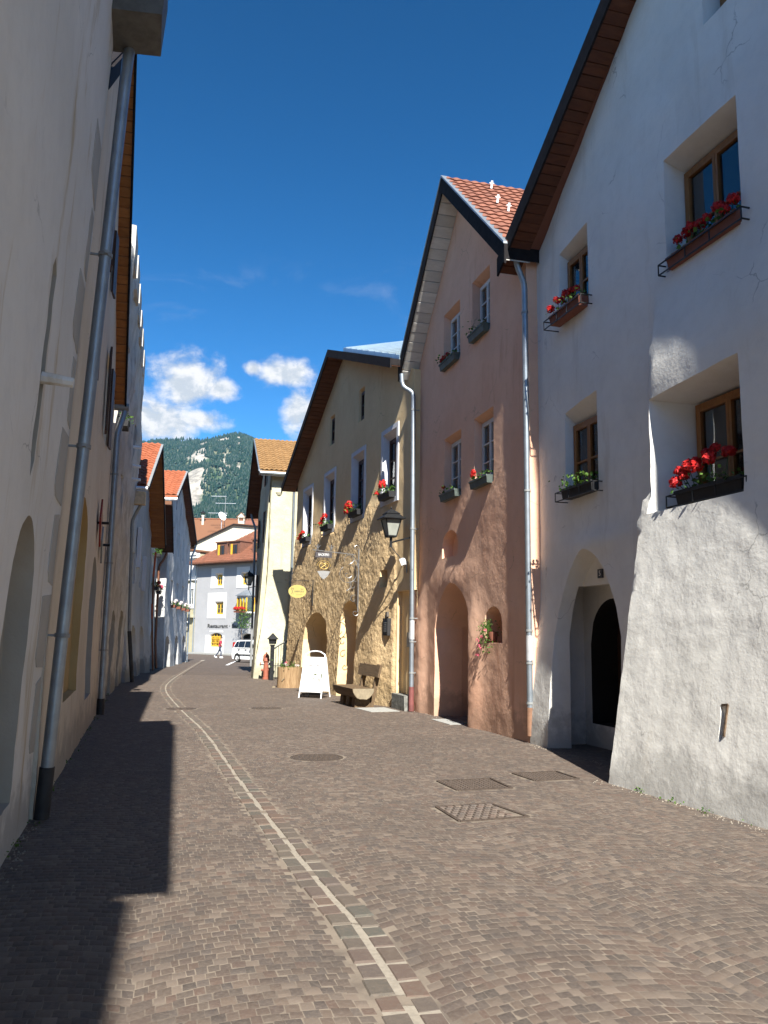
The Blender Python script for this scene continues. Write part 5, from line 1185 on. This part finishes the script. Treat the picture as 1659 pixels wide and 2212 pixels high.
mb = MB(); mb.bar((-.014, .56, .36), (-.014, .36, .36), .004, .004)
for s in (-1, 1):
    mb.bar((-.015, .69+s*.035, .36), (-.015, .69-s*.03, .53), .010, .006); mb.tube([(-.015, .69-s*.03+.022*cos(t), .55+.022*sin(t)) for t in np.linspace(0, 2*pi, 11)], .004, 4)
mb.build('scissors_emblem', PRINTK, op)
for y in (.36, .68):
    mb = MB(); mb.bar((0, y, .82), (0, y, .63), .010); mb.build('hanger', BLACKM, e)
# pavement sign
c = Vector((-1.83, 23.3)); fd = Vector((-.34, -.94)).normalized(); rt = Vector((fd.y, -fd.x))
e = bpy.data.objects.new('pavement_sign', None); link(e); tag(e, 'white folding pavement sign advertising pear bread before the bakery arch', 'pavement sign')
M_ = Matrix(((rt.x, fd.x, 0), (rt.y, fd.y, 0), (0, 0, 1))).to_4x4(); M_.translation = gpt(*c); e.matrix_world = M_
tiltf = lambda x, y0, z: Vector((x, .33*(1-z/1.27)+y0, z)); tiltb = lambda x, y0, z: Vector((x+.02, -.33*(1-z/1.27)-y0, z))
for tf, nm in ((tiltf, 1), (tiltb, -1)):
    mb = MB(); path = [tf(-.33, 0, 0), tf(-.31, 0, 1.05), tf(-.28, 0, 1.17), tf(-.15, 0, 1.24), tf(0, 0, 1.26), tf(.15, 0, 1.24), tf(.28, 0, 1.17), tf(.31, 0, 1.05), tf(.33, 0, 0)]
    mb.tube(path, .018, 8); mb.bar(tf(-.31, 0, 1.08), tf(.31, 0, 1.08), .025); mb.bar(tf(-.32, 0, .17), tf(.32, 0, .17), .025); mb.build('leg_frame', WPAINT, e, True)
    mb = MB(); mb.loft([[tf(-.31, .0, .19), tf(.31, .0, .19), tf(.295, .0, 1.06), tf(-.295, .0, 1.06)], [tf(-.31, .012, .19), tf(.31, .012, .19), tf(.295, .012, 1.06), tf(-.295, .012, 1.06)]]); pn = mb.build('panel', WPAINT, e)
    if nm == 1:
        up = (tf(0, 0, 1)-tf(0, 0, 0)).normalized(); X = Vector((1, 0, 0)); Z = X.cross(up)
        # seen from the street: text reads along +x with its face towards +y
        X = Vector((-1, 0, 0)); Z = X.cross(up)
        if Z.y < 0: X = -X; Z = -Z
        P = lambda x, z: tf(x, .014, z)
        sgx = X.x
        text('Palabirn-Brot', .085, PRINTK, pn, M3(X, up, Z, P(.02*sgx, .88)), .001, .002)
        text('Pane alle pere', .075, PRINTG, pn, M3(X, up, Z, P(.02*sgx, .77)), .001)
        text('-', .08, PRINTG, pn, M3(X, up, Z, P(0, 1.0)), .001)
        mb = MB()
        for x in (-.20, -.03):
            q = [P((x-.006)*sgx, .45), P((x+.006)*sgx, .45), P((x+.006)*sgx, .63), P((x-.006)*sgx, .63)]; mb.loft([q, [v+Z*.002 for v in q]])
        mb.loft([[P((-.12+.014*cos(t))*sgx, .55+.014*sin(t)) for t in np.linspace(0, 6.28, 8, endpoint=False)], [P((-.12+.014*cos(t))*sgx, .55+.014*sin(t))+Z*.002 for t in np.linspace(0, 6.28, 8, endpoint=False)]])
        for z in (.50, .47): 
            q = [P(-.16*sgx, z), P(-.07*sgx, z), P(-.07*sgx, z+.01), P(-.16*sgx, z+.01)]; mb.loft([q, [v+Z*.002 for v in q]])
        mb.build('printed_label', PRINTL, pn)
        mb = MB()
        pear = [(.20+r*cos(t), .44+r*1.0*sin(t)+.03*max(0, sin(t))**3) for t in np.linspace(0, 2*pi, 22, endpoint=False) for r in (.075,)]
        mb.loft([[P(x*sgx, z) for x, z in pear], [P(x*sgx, z)+Z*.002 for x, z in pear]]); mb.build('printed_pear', PRINTL, pn)
        for lf in ([(.0, .62), (.08, .66), (.15, .66), (.1, .60)], [(.24, .64), (.29, .66), (.29, .52), (.26, .54)], [(.0, .50), (.06, .55), (.10, .54), (.05, .50)], [(-.04, .40), (.03, .47), (.05, .47), (-.02, .39)], [(.12, .54), (.20, .64), (.22, .64), (.14, .53)]):
            mb = MB(); mb.loft([[P(x*sgx, z) for x, z in lf], [P(x*sgx, z)+Z*.0018 for x, z in lf]]); mb.build('printed_leaf', PEARG, pn)
        text('Backstube', .03, PRINTG, pn, M3(X, up, Z, P(0, .25)), .001)
tr_ = MB(); tr_.box((-.3, -.22, .09), (.3, .22, .12)); tr_.build('base_tray', BLACKB, e)
# bench made from a halved log
e = FO.empty('log_bench', 1.80, .78, -.12, 'rustic wooden bench with a halved log seat and plank back against the ochre wall', 'bench'); rg = random.Random(5)
def halflog(mb, y0, y1, zc, x0, x1, cy, r, n=10):
    ring = lambda x: [(x, cy-r, zc)]+[(x, cy-r*cos(pi*k/n), zc-r*.95*sin(pi*k/n)*(1+.05*sin(k*2.1))) for k in range(1, n)]+[(x, cy+r, zc)]
    mb.loft([ring(x0), ring((x0+x1)/2), ring(x1)])
mb = MB(); halflog(mb, 0, 0, .45, -.82, .92, .05, .27); mb.build('seat', BENCH, e, True)
for s in (-1, 1):
    mb = MB(); halflog(mb, 0, 0, .451, s*.821 if s < 0 else .921, s*.826 if s < 0 else .926, .05, .262); mb.build('seat_end', LOGEND, e)
    mb = MB(); mb.bar((s*.52, -.22, -.05), (s*.52+.03, -.46, 1.0), .10, .10); mb.build('back_post', BENCH, e)
mb = MB(); mb.loft([[(-.78, y, z) for y, z in ((-.36, .70), (-.42, .98), (-.37, .99), (-.31, .71))], [(.85, y, z) for y, z in ((-.36, .70), (-.42, .98), (-.37, .99), (-.31, .71))]]); mb.build('backrest', BENCH, e)
for x0 in (-.62, -.08, .42):
    mb = MB(); mb.loft([[(x0+.0, y, -.03) for y in (-.2, .2)]+[(x0+.26, y, -.03) for y in (.2, -.2)], [(x0+.0, y, .25) for y in (-.17, .17)]+[(x0+.26, y, .25) for y in (.17, -.17)]]); mb.build('log_leg', BENCH, e)
# log planter
e = bpy.data.objects.new('log_planter', None); link(e); e.location = gpt(-3.06, 27.9); tag(e, 'hollowed tree trunk planter with small white flowers by the railing', 'planter')
mb = MB(); n = 28; ring = lambda r, z: [((r*(1+.05*sin(3*t+1)+.03*sin(7*t)))*cos(t), (r*(1+.05*sin(3*t+1)+.03*sin(7*t)))*sin(t), z) for t in np.linspace(0, 2*pi, n, endpoint=False)]
mb.loft([ring(.42, -.02), ring(.405, .3), ring(.415, .66), ring(.34, .66), ring(.33, .56)]); mb.build('trunk', LOG, e, True)
mb = MB(); mb.loft([ring(.335, .52), ring(.335, .59)]); mb.build('soil', SOIL, e)
mb = MB(); mb.tube([(-.18, -.40, .24), (-.10, -.44, .32)], [.02, .01], 6); mb.build('chipped_branch', LOGEND, e)
lb = MB(); rv = []; rg = random.Random(2); foliage(lb, rv, [(rg.gauss(0, .2), rg.gauss(-.05, .2), .62+abs(rg.gauss(0, .09))) for _ in range(120)], .05, rg=rg); tag(lb.build('leaves', LEAF, e, False, False, rv), kind='stuff')
for x, y, z, mt in ((-.12, -.22, .76, PETALW), (-.05, -.25, .73, PETALW), (.24, -.2, .72, PETALW), (-.09, -.2, .80, PETALP), (.3, -.1, .72, PETALW)): blossom(e, (x, y, z), .045, mt, rg, 16)
mb = MB(); mb.lathe([(.06, -.01), (.05, .04), (.001, .05)], (-.47, -.2, 0), 8); mb.build('stone_wedge', LOGEND, e)
# hydrant
e = bpy.data.objects.new('fire_hydrant', None); link(e); e.location = gpt(-4.56, 33.2); tag(e, 'faded red fire hydrant at the foot of the pale yellow house corner', 'hydrant')
mb = MB(); mb.lathe([(.13, -.02), (.13, .05), (.105, .07), (.10, .68), (.135, .70), (.135, .78), (.12, .82), (.12, .90), (.08, .97), (.03, 1.0), (.03, 1.05)], n=16); mb.build('barrel', HYDR, e, True)
for s in (-1, 1):
    mb = MB(); mb.tube([(0, 0, .60), (s*.20, -.02, .60)], [.06, .05], 10); mb.build('outlet', ZINCP, e, True); mb = MB(); mb.tube([(s*.2, -.02, .60), (s*.24, -.02, .60)], .065, 10); mb.build('outlet_cap', HYDR, e, True)
    mb = MB(); mb.tube([(0, 0, .36), (s*.19, .0, .36)], [.055, .05], 10); mb.build('lower_outlet', HYDR, e, True)
# railing with lantern topped post
a0, a1 = Vector((-4.24, 32.5)), Vector((-2.35, 33.15)); d = (a1-a0).normalized()
e = bpy.data.objects.new('iron_railing', None); link(e); e.location = gpt(*a0); tag(e, 'black iron stair railing between the hydrant and the ochre house', 'railing')
mb = MB(); mb.bar((0, 0, -.02), (0, 0, 1.32), .14); mb.bar((0, 0, 1.32), (0, 0, 1.36), .19); mb.build('post', BLACKM, e)
mb = MB(); q = lambda w, z: [(x*w, y*w, z) for x, y in ((-1, -1), (1, -1), (1, 1), (-1, 1))]; mb.loft([q(.12, 1.38), q(.14, 1.56)]); mb.loft([q(.19, 1.56), q(.19, 1.585), q(.01, 1.80)]); mb.build('post_lantern', BLACKM, e)
D3 = lambda t, z: Vector((d.x*t, d.y*t, z)); tops = lambda t: 1.14+.62*min(1, t/1.1)**.8+max(0, t-1.1)*.5
mb = MB(); mb.tube([D3(t, tops(t)) for t in np.linspace(.06, 2.0, 12)], .028, 6); mb.bar(D3(.06, .10), D3(2.0, .10), .03); mb.bar(D3(.06, .55), D3(2.0, .60), .02); mb.build('rail', BLACKM, e)
for i in range(19):
    t = .14+i*.1; mb = MB(); mb.bar(D3(t, .08), D3(t, tops(t)), .018); 
    if i % 2: mb.lathe([(.008, -.05), (.028, 0), (.008, .05)], D3(t, .62), 6)
    mb.build('baluster', BLACKM, e)
mb = MB(); mb.bar(D3(1.15, -.02), D3(1.15, 2.0), .07); mb.build('inner_post', BLACKM, e)
stps = bpy.data.objects.new('stone_stairs', None); link(stps); stps.location = gpt(-3.6, 33.6); tag(stps, 'dark stone stairs rising in the alley behind the railing', 'stairs')
for i in range(7):
    mb = MB(); u = Vector((.955, .296, 0)); v = Vector((-.296, .955, 0)); o = u*(i*.3)
    mb.loft([[o+v*s+u*t+Vector((0, 0, z)) for s, t in ((-.6, 0), (-.6, 2.4-i*.3), (.75, 2.4-i*.3), (.75, 0))] for z in (i*.16-.05, (i+1)*.16)]); mb.build('step', STEPM, stps)
lb_ = FY.empty('wall_box', .0, .0, 0) if False else None
bx_ = FO.empty('letter_box', 12.33, -.35, 2.1, 'small white box fixed at the far corner of the ochre house', 'wall box'); mb = MB(); mb.box((-.02, -.06, 0), (.1, .10, .3)); mb.build('case', WPAINT, bx_); mb = MB(); mb.box((-.03, -.04, .2), (.0, .08, .22)); mb.build('slot', BLACKB, bx_)

# ------------------------------------------------------------------ white car
hd = Vector((.72, -.69)).normalized(); lf = Vector((-hd.y, hd.x))     # heading, left side
cpos = Vector((-10.0, 58.4))                                             # right rear wheel contact
e = bpy.data.objects.new('parked_car', None); link(e); tag(e, 'small white hatchback car parked by the restaurant, front half behind the pale house', 'car')
o = cpos+lf*.70+hd*1.15; M_ = Matrix(((hd.x, lf.x, 0), (hd.y, lf.y, 0), (0, 0, 1))).to_4x4(); M_.translation = gpt(*o, -.015); e.matrix_world = M_
lower = [(-1.74, .30), (-1.76, .52), (-1.72, .95), (-1.62, .98), (1.0, .98), (1.62, .88), (1.76, .70), (1.78, .35), (1.70, .22), (-1.66, .22)]
mb = MB(); sec = lambda k, y, dz: [(x*(1-.02*k), y, z+dz) for x, z in lower]
mb.loft([[(x*.97, y*.93, z) for x, z in lower] for y in (-.80,)]+[[(x, y, z) for x, z in lower] for y in (-.77, .77)]+[[(x*.97, .93*.80, z) for x, z in lower]]); mb.build('body', CARW, e, True)
gh_ = [(-1.66, .97), (-1.62, 1.15), (-1.45, 1.44), (-1.28, 1.52), (.05, 1.54), (.35, 1.48), (1.02, .97)]
gr = lambda y, k: [(x, y-(math.copysign(1, y))*k*(z-.97)*.30, z) for x, z in gh_]
mb = MB(); mb.loft([gr(-.77, 1), gr(.77, 1)]); mb.build('cabin', CARW, e, True)
def win(nm, pts, s):
    mb = MB(); y = lambda z: s*(.775-(z-.97)*.30)
    mb.loft([[(x, y(z)-s*.012, z) for x, z in pts], [(x, y(z)+s*.006, z) for x, z in pts]]); mb.build(nm, CARG, e)
for s in (-1, 1):
    win('rear_quarter_window', [(-1.56, 1.02), (-1.53, 1.14), (-1.40, 1.40), (-1.30, 1.42), (-1.12, 1.43), (-1.12, 1.02)], s)
    win('rear_door_window', [(-1.09, 1.02), (-1.09, 1.44), (-.42, 1.46), (-.42, 1.02)], s); win('front_door_window', [(-.38, 1.02), (-.38, 1.46), (.10, 1.46), (.30, 1.40), (.68, 1.10), (.66, 1.02)], s)
    for x in (-1.02, -.26): mb = MB(); mb.box((x, s*.775, .86), (x+.16, s*.80, .90)); mb.build('door_handle', BLACKB, e)
    mb = MB(); mb.box((-1.0, s*.772, .50), (.95, s*.79, .56)); mb.build('side_moulding', BLACKB, e)
    for x in (-1.08, -.40, .72): mb = MB(); mb.box((x-.006, s*.76, .30), (x+.006, s*.7735, .98)); mb.build('door_seam', BLACKB, e)
    mb = MB(); mb.loft([[(.42, s*.78, 1.0), (.60, s*.78, 1.0), (.60, s*.78, 1.14), (.44, s*.78, 1.14)], [(.44, s*.96, 1.02), (.56, s*.96, 1.02), (.56, s*.96, 1.13), (.46, s*.96, 1.13)]]); mb.build('mirror', BLACKB, e)
    mb = MB(); mb.tube([(-1.25, s*.55, 1.55), (-1.2, s*.55, 1.60), (-.1, s*.55, 1.60), (0, s*.55, 1.55)], .018, 6); mb.build('roof_rail', BLACKB, e)
    mb = MB(); mb.box((-1.74, s*.60, .98), (-1.60, s*.75, 1.36)); mb.build('tail_light', TAIL, e); mb = MB(); mb.box((1.60, s*.45, .66), (1.755, s*.74, .84)); mb.build('headlight', FROST, e)
    for x in (-1.15, 1.15):
        wh = MB(); pr = [(.19, -.085), (.27, -.085), (.285, -.06), (.285, .06), (.27, .085), (.19, .085)]
        n = 22; rings = [[(x+r*cos(2*pi*k/n), s*.69+w, .285+r*sin(2*pi*k/n)) for k in range(n)] for r, w in pr]; wh.loft(rings+[rings[0]], cap=False); wo = wh.build('wheel', RUBBER, e, True)
        rm = MB(); rm.loft([[(x+r*cos(2*pi*k/n), s*(.69+w), .285+r*sin(2*pi*k/n)) for k in range(n)] for r, w in ((.2, -.05), (.2, .07), (.17, .075), (.15, .04), (.05, .06), (.02, .065))]); rm.build('rim', RIM, wo, True)
        ar = MB(); ar.loft([[(x+.345*cos(t), s*.765, .285+.345*sin(t)) for t in np.linspace(-.2, pi+.2, 15)]+[(x+.275*cos(t), s*.765, .285+.275*sin(t)) for t in np.linspace(pi+.2, -.2, 15)], [(x+.345*cos(t), s*.781, .285+.345*sin(t)) for t in np.linspace(-.2, pi+.2, 15)]+[(x+.275*cos(t), s*.781, .285+.275*sin(t)) for t in np.linspace(pi+.2, -.2, 15)]]); ar.build('wheel_arch', BLACKB, e)
mb = MB(); mb.loft([[(.42, y, 1.44) for y in (-.6, .6)]+[(.98, y, 1.0) for y in (.72, -.72)], [(.44, y, 1.46) for y in (-.6, .6)]+[(1.01, y, 1.01) for y in (.72, -.72)]]); mb.build('windscreen', CARG, e)
mb = MB(); mb.box((-1.80, -.72, .28), (-1.73, .72, .55)); mb.build('rear_bumper', CARW, e); mb = MB(); mb.box((-1.69, -.55, 1.02), (-1.64, .55, 1.36)); mb.build('rear_window', CARG, e)
mb = MB(); mb.lathe([(.001, -.01), (.16, 0), (.001, .012)], (.12, -.787, .72), 4)
# ------------------------------------------------------------------ walking person
def skinned(name, joints, bones, mt, parent, root=0):
    me = bpy.data.meshes.new(name); me.from_pydata([j[0] for j in joints], bones, []); o = link(bpy.data.objects.new(name, me), parent)
    sk = o.modifiers.new('s', 'SKIN'); sd = o.modifiers.new('u', 'SUBSURF'); sd.levels = sd.render_levels = 1
    for v, j in zip(me.skin_vertices[0].data if me.skin_vertices else [], joints): v.radius = (j[1], j[2] if len(j) > 2 else j[1])
    return o
def skin_mesh(name, joints, bones, mt, parent):
    bm = bmesh.new(); lay = bm.verts.layers.skin.verify(); vs = []
    for i, j in enumerate(joints):
        v = bm.verts.new(j[0]); v[lay].radius = (j[1], j[2] if len(j) > 2 else j[1]); v[lay].use_root = (i == 0); vs.append(v)
    for a, b in bones: bm.edges.new((vs[a], vs[b]))
    me = bpy.data.meshes.new(name); bm.to_mesh(me); bm.free(); o = link(bpy.data.objects.new(name, me), parent)
    o.modifiers.new('s', 'SKIN'); sd = o.modifiers.new('u', 'SUBSURF'); sd.levels = sd.render_levels = 1
    bpy.context.view_layer.update(); m2 = bpy.data.meshes.new_from_object(o.evaluated_get(bpy.context.evaluated_depsgraph_get()))
    o.modifiers.clear(); o.data = m2; m2.materials.clear()
    for x in mt if isinstance(mt, list) else [mt]: m2.materials.append(x)
    m2.shade_smooth(); m2.name = name; return o
wk = Vector((.97, -.24)).normalized(); ws = Vector((-wk.y, wk.x))
pe = bpy.data.objects.new('person', None); link(pe); tag(pe, 'person in a dark red shirt, jeans and white shoes walking past the restaurant', 'person')
M_ = Matrix(((wk.x, ws.x, 0), (wk.y, ws.y, 0), (0, 0, 1))).to_4x4(); M_.translation = gpt(-13.9, 72.0, -.02); pe.matrix_world = M_
J = [((0, 0, .92), .13, .15), ((.02, 0, 1.12), .125, .16), ((.05, 0, 1.36), .12, .17), ((.08, 0, 1.49), .055, .06), ((.12, 0, 1.60), .075, .085), ((.13, 0, 1.70), .07, .08),
     ((.04, .19, 1.42), .06), ((-.10, .25, 1.15), .045), ((-.02, .27, .90), .035), ((.0, .27, .80), .03),
     ((.04, -.19, 1.42), .06), ((.20, -.24, 1.17), .045), ((.36, -.24, .97), .035), ((.42, -.23, .88), .03),
     ((0, .10, .86), .10), ((-.16, .10, .50), .07), ((-.42, .10, .16), .05), ((-.47, .10, .09), .045),
     ((0, -.10, .86), .10), ((.18, -.10, .50), .07), ((.17, -.10, .12), .05), ((.17, -.10, .07), .045)]
B = [(0, 1), (1, 2), (2, 3), (3, 4), (4, 5), (2, 6), (6, 7), (7, 8), (8, 9), (2, 10), (10, 11), (11, 12), (12, 13), (0, 14), (14, 15), (15, 16), (16, 17), (0, 18), (18, 19), (19, 20), (20, 21)]
bd = skin_mesh('body', J, B, [SKIN, SHIRT, JEANS], pe)
for p in bd.data.polygons:
    c = p.center; p.material_index = 0
    if c.z < .97: p.material_index = 2 if abs(c.y) < .20 or c.z < .7 else 0
    elif c.z < 1.475 and not (c.z < 1.20 and abs(c.y) > .20): p.material_index = 1
for k, (x, y, z, t) in enumerate(((-.46, .10, .0, -.5), (.18, -.10, .0, 0))):
    mb = MB(); R_ = Matrix.Rotation(-t, 3, 'Y'); pts = lambda w, zz: [R_ @ Vector((a, b, zz)) for a, b in ((-.09, -w), (.1, -w), (.18, -w*.5), (.18, w*.5), (.1, w), (-.09, w))]
    mb.loft([[p+Vector((x, y, .0+(.06 if k == 0 else 0))) for p in pts(.05, 0)], [p+Vector((x, y, .0+(.06 if k == 0 else 0))) for p in pts(.045, .06)], [p+Vector((x-.03, y, (.06 if k == 0 else 0))) for p in pts(.035, .11)]]); mb.build('shoe', WPAINT, pe, True)
mb = MB(); mb.lathe([(.002, .11), (.06, .10), (.092, .05), (.095, .0), (.085, -.03)], (.112, 0, 1.69), 12); mb.build('hair', HAIR, pe, True)
mb = MB(); mb.loft([[(.205, y, 1.625) for y in (-.012, .012)]+[(.205, 0, 1.66)], [(.228, y, 1.622) for y in (-.01, .01)]+[(.21, 0, 1.66)]]); mb.build('nose', SKIN, pe)

# ------------------------------------------------------------------ mountain, forest, haze
RID = [(-1.3, .20), (-.9, .23), (-.6, .20), (-.42, .205), (-.33, .208), (-.295, .213), (-.271, .2195), (-.25, .219), (-.235, .2205), (-.215, .2275), (-.19, .2335), (-.178, .2355), (-.164, .231), (-.145, .222), (-.11, .207), (-.05, .19), (.1, .185), (.35, .21), (.7, .18), (1.3, .2)]
RA, RE = [a for a, _ in RID], [e for _, e in RID]
def hill(az, r):
    top = math.tan(np.interp(az, RA, RE))*2600; t = (r-650)/1950
    if t <= 0: base = 0
    elif t <= 1: base = top*(t**1.12)
    else: base = top*(1-.5*(t-1)*1.6)
    k = min(1, max(0, t*3)); amp = min(1, max(.15, abs(1-t)*3.0)) if t < 1 else .5
    x, y = r*sin(az)/420, r*cos(az)/420
    return -3+base+k*amp*(70*fr(x, y, 3, 5)+14*fr(x*5, y*5, 8, 3))
def bare(az, r, z=0):
    x, y = r*sin(az), r*cos(az); v = noise.fractal(Vector((x/260, y/420, 5.5)), .9, 2.1, 5)
    g = 0
    for (a, rr, wa, wr, s) in ((-.2246, 2150, .014, 120, 1.0), (-.195, 2030, .006, 210, .95), (-.212, 1950, .02, 60, .85), (-.24, 1830, .018, 90, .95), (-.232, 1600, .007, 190, 1.0), (-.178, 2150, .003, 400, .75), (-.262, 2050, .012, 80, .8), (-.20, 1250, .03, 150, .6), (-.165, 1380, .03, 220, .6), (-.24, 1150, .03, 120, .6), (-.19, 1550, .012, 120, .5)):
        g = max(g, s-math.hypot((a-az)/wa, (r-rr)/wr)*.36)
    return v*.85+g-.22
azs = np.concatenate([np.linspace(-1.25, -.36, 30), np.linspace(-.34, -.06, 130), np.linspace(-.04, 1.25, 40)]); rr_ = np.concatenate([np.linspace(600, 2700, 80), [2900, 3300]])
mb = MB(); rv = []; hh = [[hill(a, r) for r in rr_] for a in azs]
mb.v = [(r*sin(a), r*cos(a), hh[i][j]) for i, a in enumerate(azs) for j, r in enumerate(rr_)]; n2 = len(rr_)
mb.f = [(i*n2+j, i*n2+j+1, (i+1)*n2+j+1, (i+1)*n2+j) for i in range(len(azs)-1) for j in range(n2-1)]; mb.m = [0]*len(mb.f)
mt, nb = mat('mountain_ground'); P = nb.n('ShaderNodeNewGeometry').outputs['Position']
bt = nb.n('ShaderNodeAttribute', attribute_name='bare').outputs['Fac']
n_a = nb.noise(P, .035, 6, .7); n_b = nb.noise(P, .011, 5, .65)
c = nb.mix(nb.ss(n_b, .4, .65), (.055, .085, .045), (.13, .135, .085)); c = nb.mix(nb.ss(nb.math('ADD', bt, nb.math('MULTIPLY', nb.math('SUBTRACT', n_a, .5), .9)), .12, .42), c, nb.mix(nb.ss(n_a, .38, .62), (.17, .155, .135), (.36, .33, .285)))
fin_bsdf(nb, c, .95, 0, n_a, 6, 1)
mo_ = mb.build('mountain', mt, None, True, recalc=False); tag(mo_, kind='structure')
at = mo_.data.attributes.new('bare', 'FLOAT', 'POINT'); at.data.foreach_set('value', np.array([bare(a, r) for a in azs for r in rr_], dtype=np.float32))
rg = random.Random(11); V = []; Fc = []; rv = []
cnt = 0
def tree(az, r):
    x, y = r*sin(az), r*cos(az); z = hill(az, r); H = rg.uniform(8, 15); w = H*rg.uniform(.22, .32); b = len(V); n = 5; t0 = rg.random()*6
    V.extend([(x+w*cos(t0+2*pi*k/n), y+w*sin(t0+2*pi*k/n), z+H*.12) for k in range(n)]+[(x+w*.55*cos(t0+.6+2*pi*k/n), y+w*.55*sin(t0+.6+2*pi*k/n), z+H*.55) for k in range(n)]+[(x, y, z+H)])
    q = rg.random()
    for k in range(n):
        k2 = (k+1) % n; Fc.extend([(b+k, b+k2, b+n+k2, b+n+k), (b+n+k, b+n+k2, b+2*n)]); rv.extend([q, q])
while cnt < 38000:
    if cnt < 31000: az = rg.uniform(-.335, -.08)
    else: az = rg.uniform(-1.2, 1.2)
    r = math.sqrt(rg.uniform(900**2, 2680**2)); v = bare(az, r)
    if v+rg.uniform(-.30, .30) > .14 or (r < 1450 and v+rg.uniform(-.2, .2) > -.12): continue
    tree(az, r); cnt += 1
me = MB(); me.v = V; me.f = Fc; me.m = [0]*len(Fc); fo = me.build('forest', CONIF, None, False, False, rv); tag(fo, kind='stuff')

# weeds and grit where the walls meet the paving
rg = random.Random(21); lb = MB(); rv = []
spots = [(Rw(y)-.06+rg.uniform(-.04, .03), y) for y in [rg.uniform(6.5, 10) for _ in range(16)]+[rg.uniform(14, 30) for _ in range(20)]]+[(Lw(y)+.06+rg.uniform(-.02, .05), y) for y in [rg.uniform(5, 28) for _ in range(36)]]
for x, y in spots:
    n = rg.randint(3, 9); foliage(lb, rv, [(x+rg.gauss(0, .035), y+rg.gauss(0, .05), G(y)+rg.uniform(.005, .05)) for _ in range(n)], .022, rg=rg)
tag(lb.build('weeds', LEAF, None, False, False, rv), kind='stuff')
gr_ = MB(); rv = []
for _ in range(2600):
    y = rg.uniform(3.5, 30); s = rg.random() < .5; d = abs(rg.gauss(0, .07)); x = Rw(y)-.02-d if s else Lw(y)+.03+d; k = rg.uniform(.003, .010); z = G(y)
    b = len(gr_.v); gr_.v += [(x-k, y-k, z), (x+k, y-k*.6, z), (x+k*.5, y+k, z), (x, y, z+k*1.1)]; gr_.f += [(b, b+1, b+3), (b+1, b+2, b+3), (b+2, b, b+3)]; gr_.m += [0]*3; rv += [rg.random()]*3
tag(gr_.build('grit', MORTAR, None, False, False, rv), kind='stuff')
hz = MB(); hz.box((-3300, -330, -9), (3300, 3420, 660)); ho = hz.build('haze', [])
mh, nb = mat('haze_air'); pv_ = nb.n('ShaderNodeVolumePrincipled', {'Color': (.25, .60, .95, 1), 'Density': .000048, 'Anisotropy': .2}); nb.t.links.new(pv_.outputs[0], nb.out.inputs['Volume'])
ho.data.materials.append(mh); tag(ho, kind='stuff')
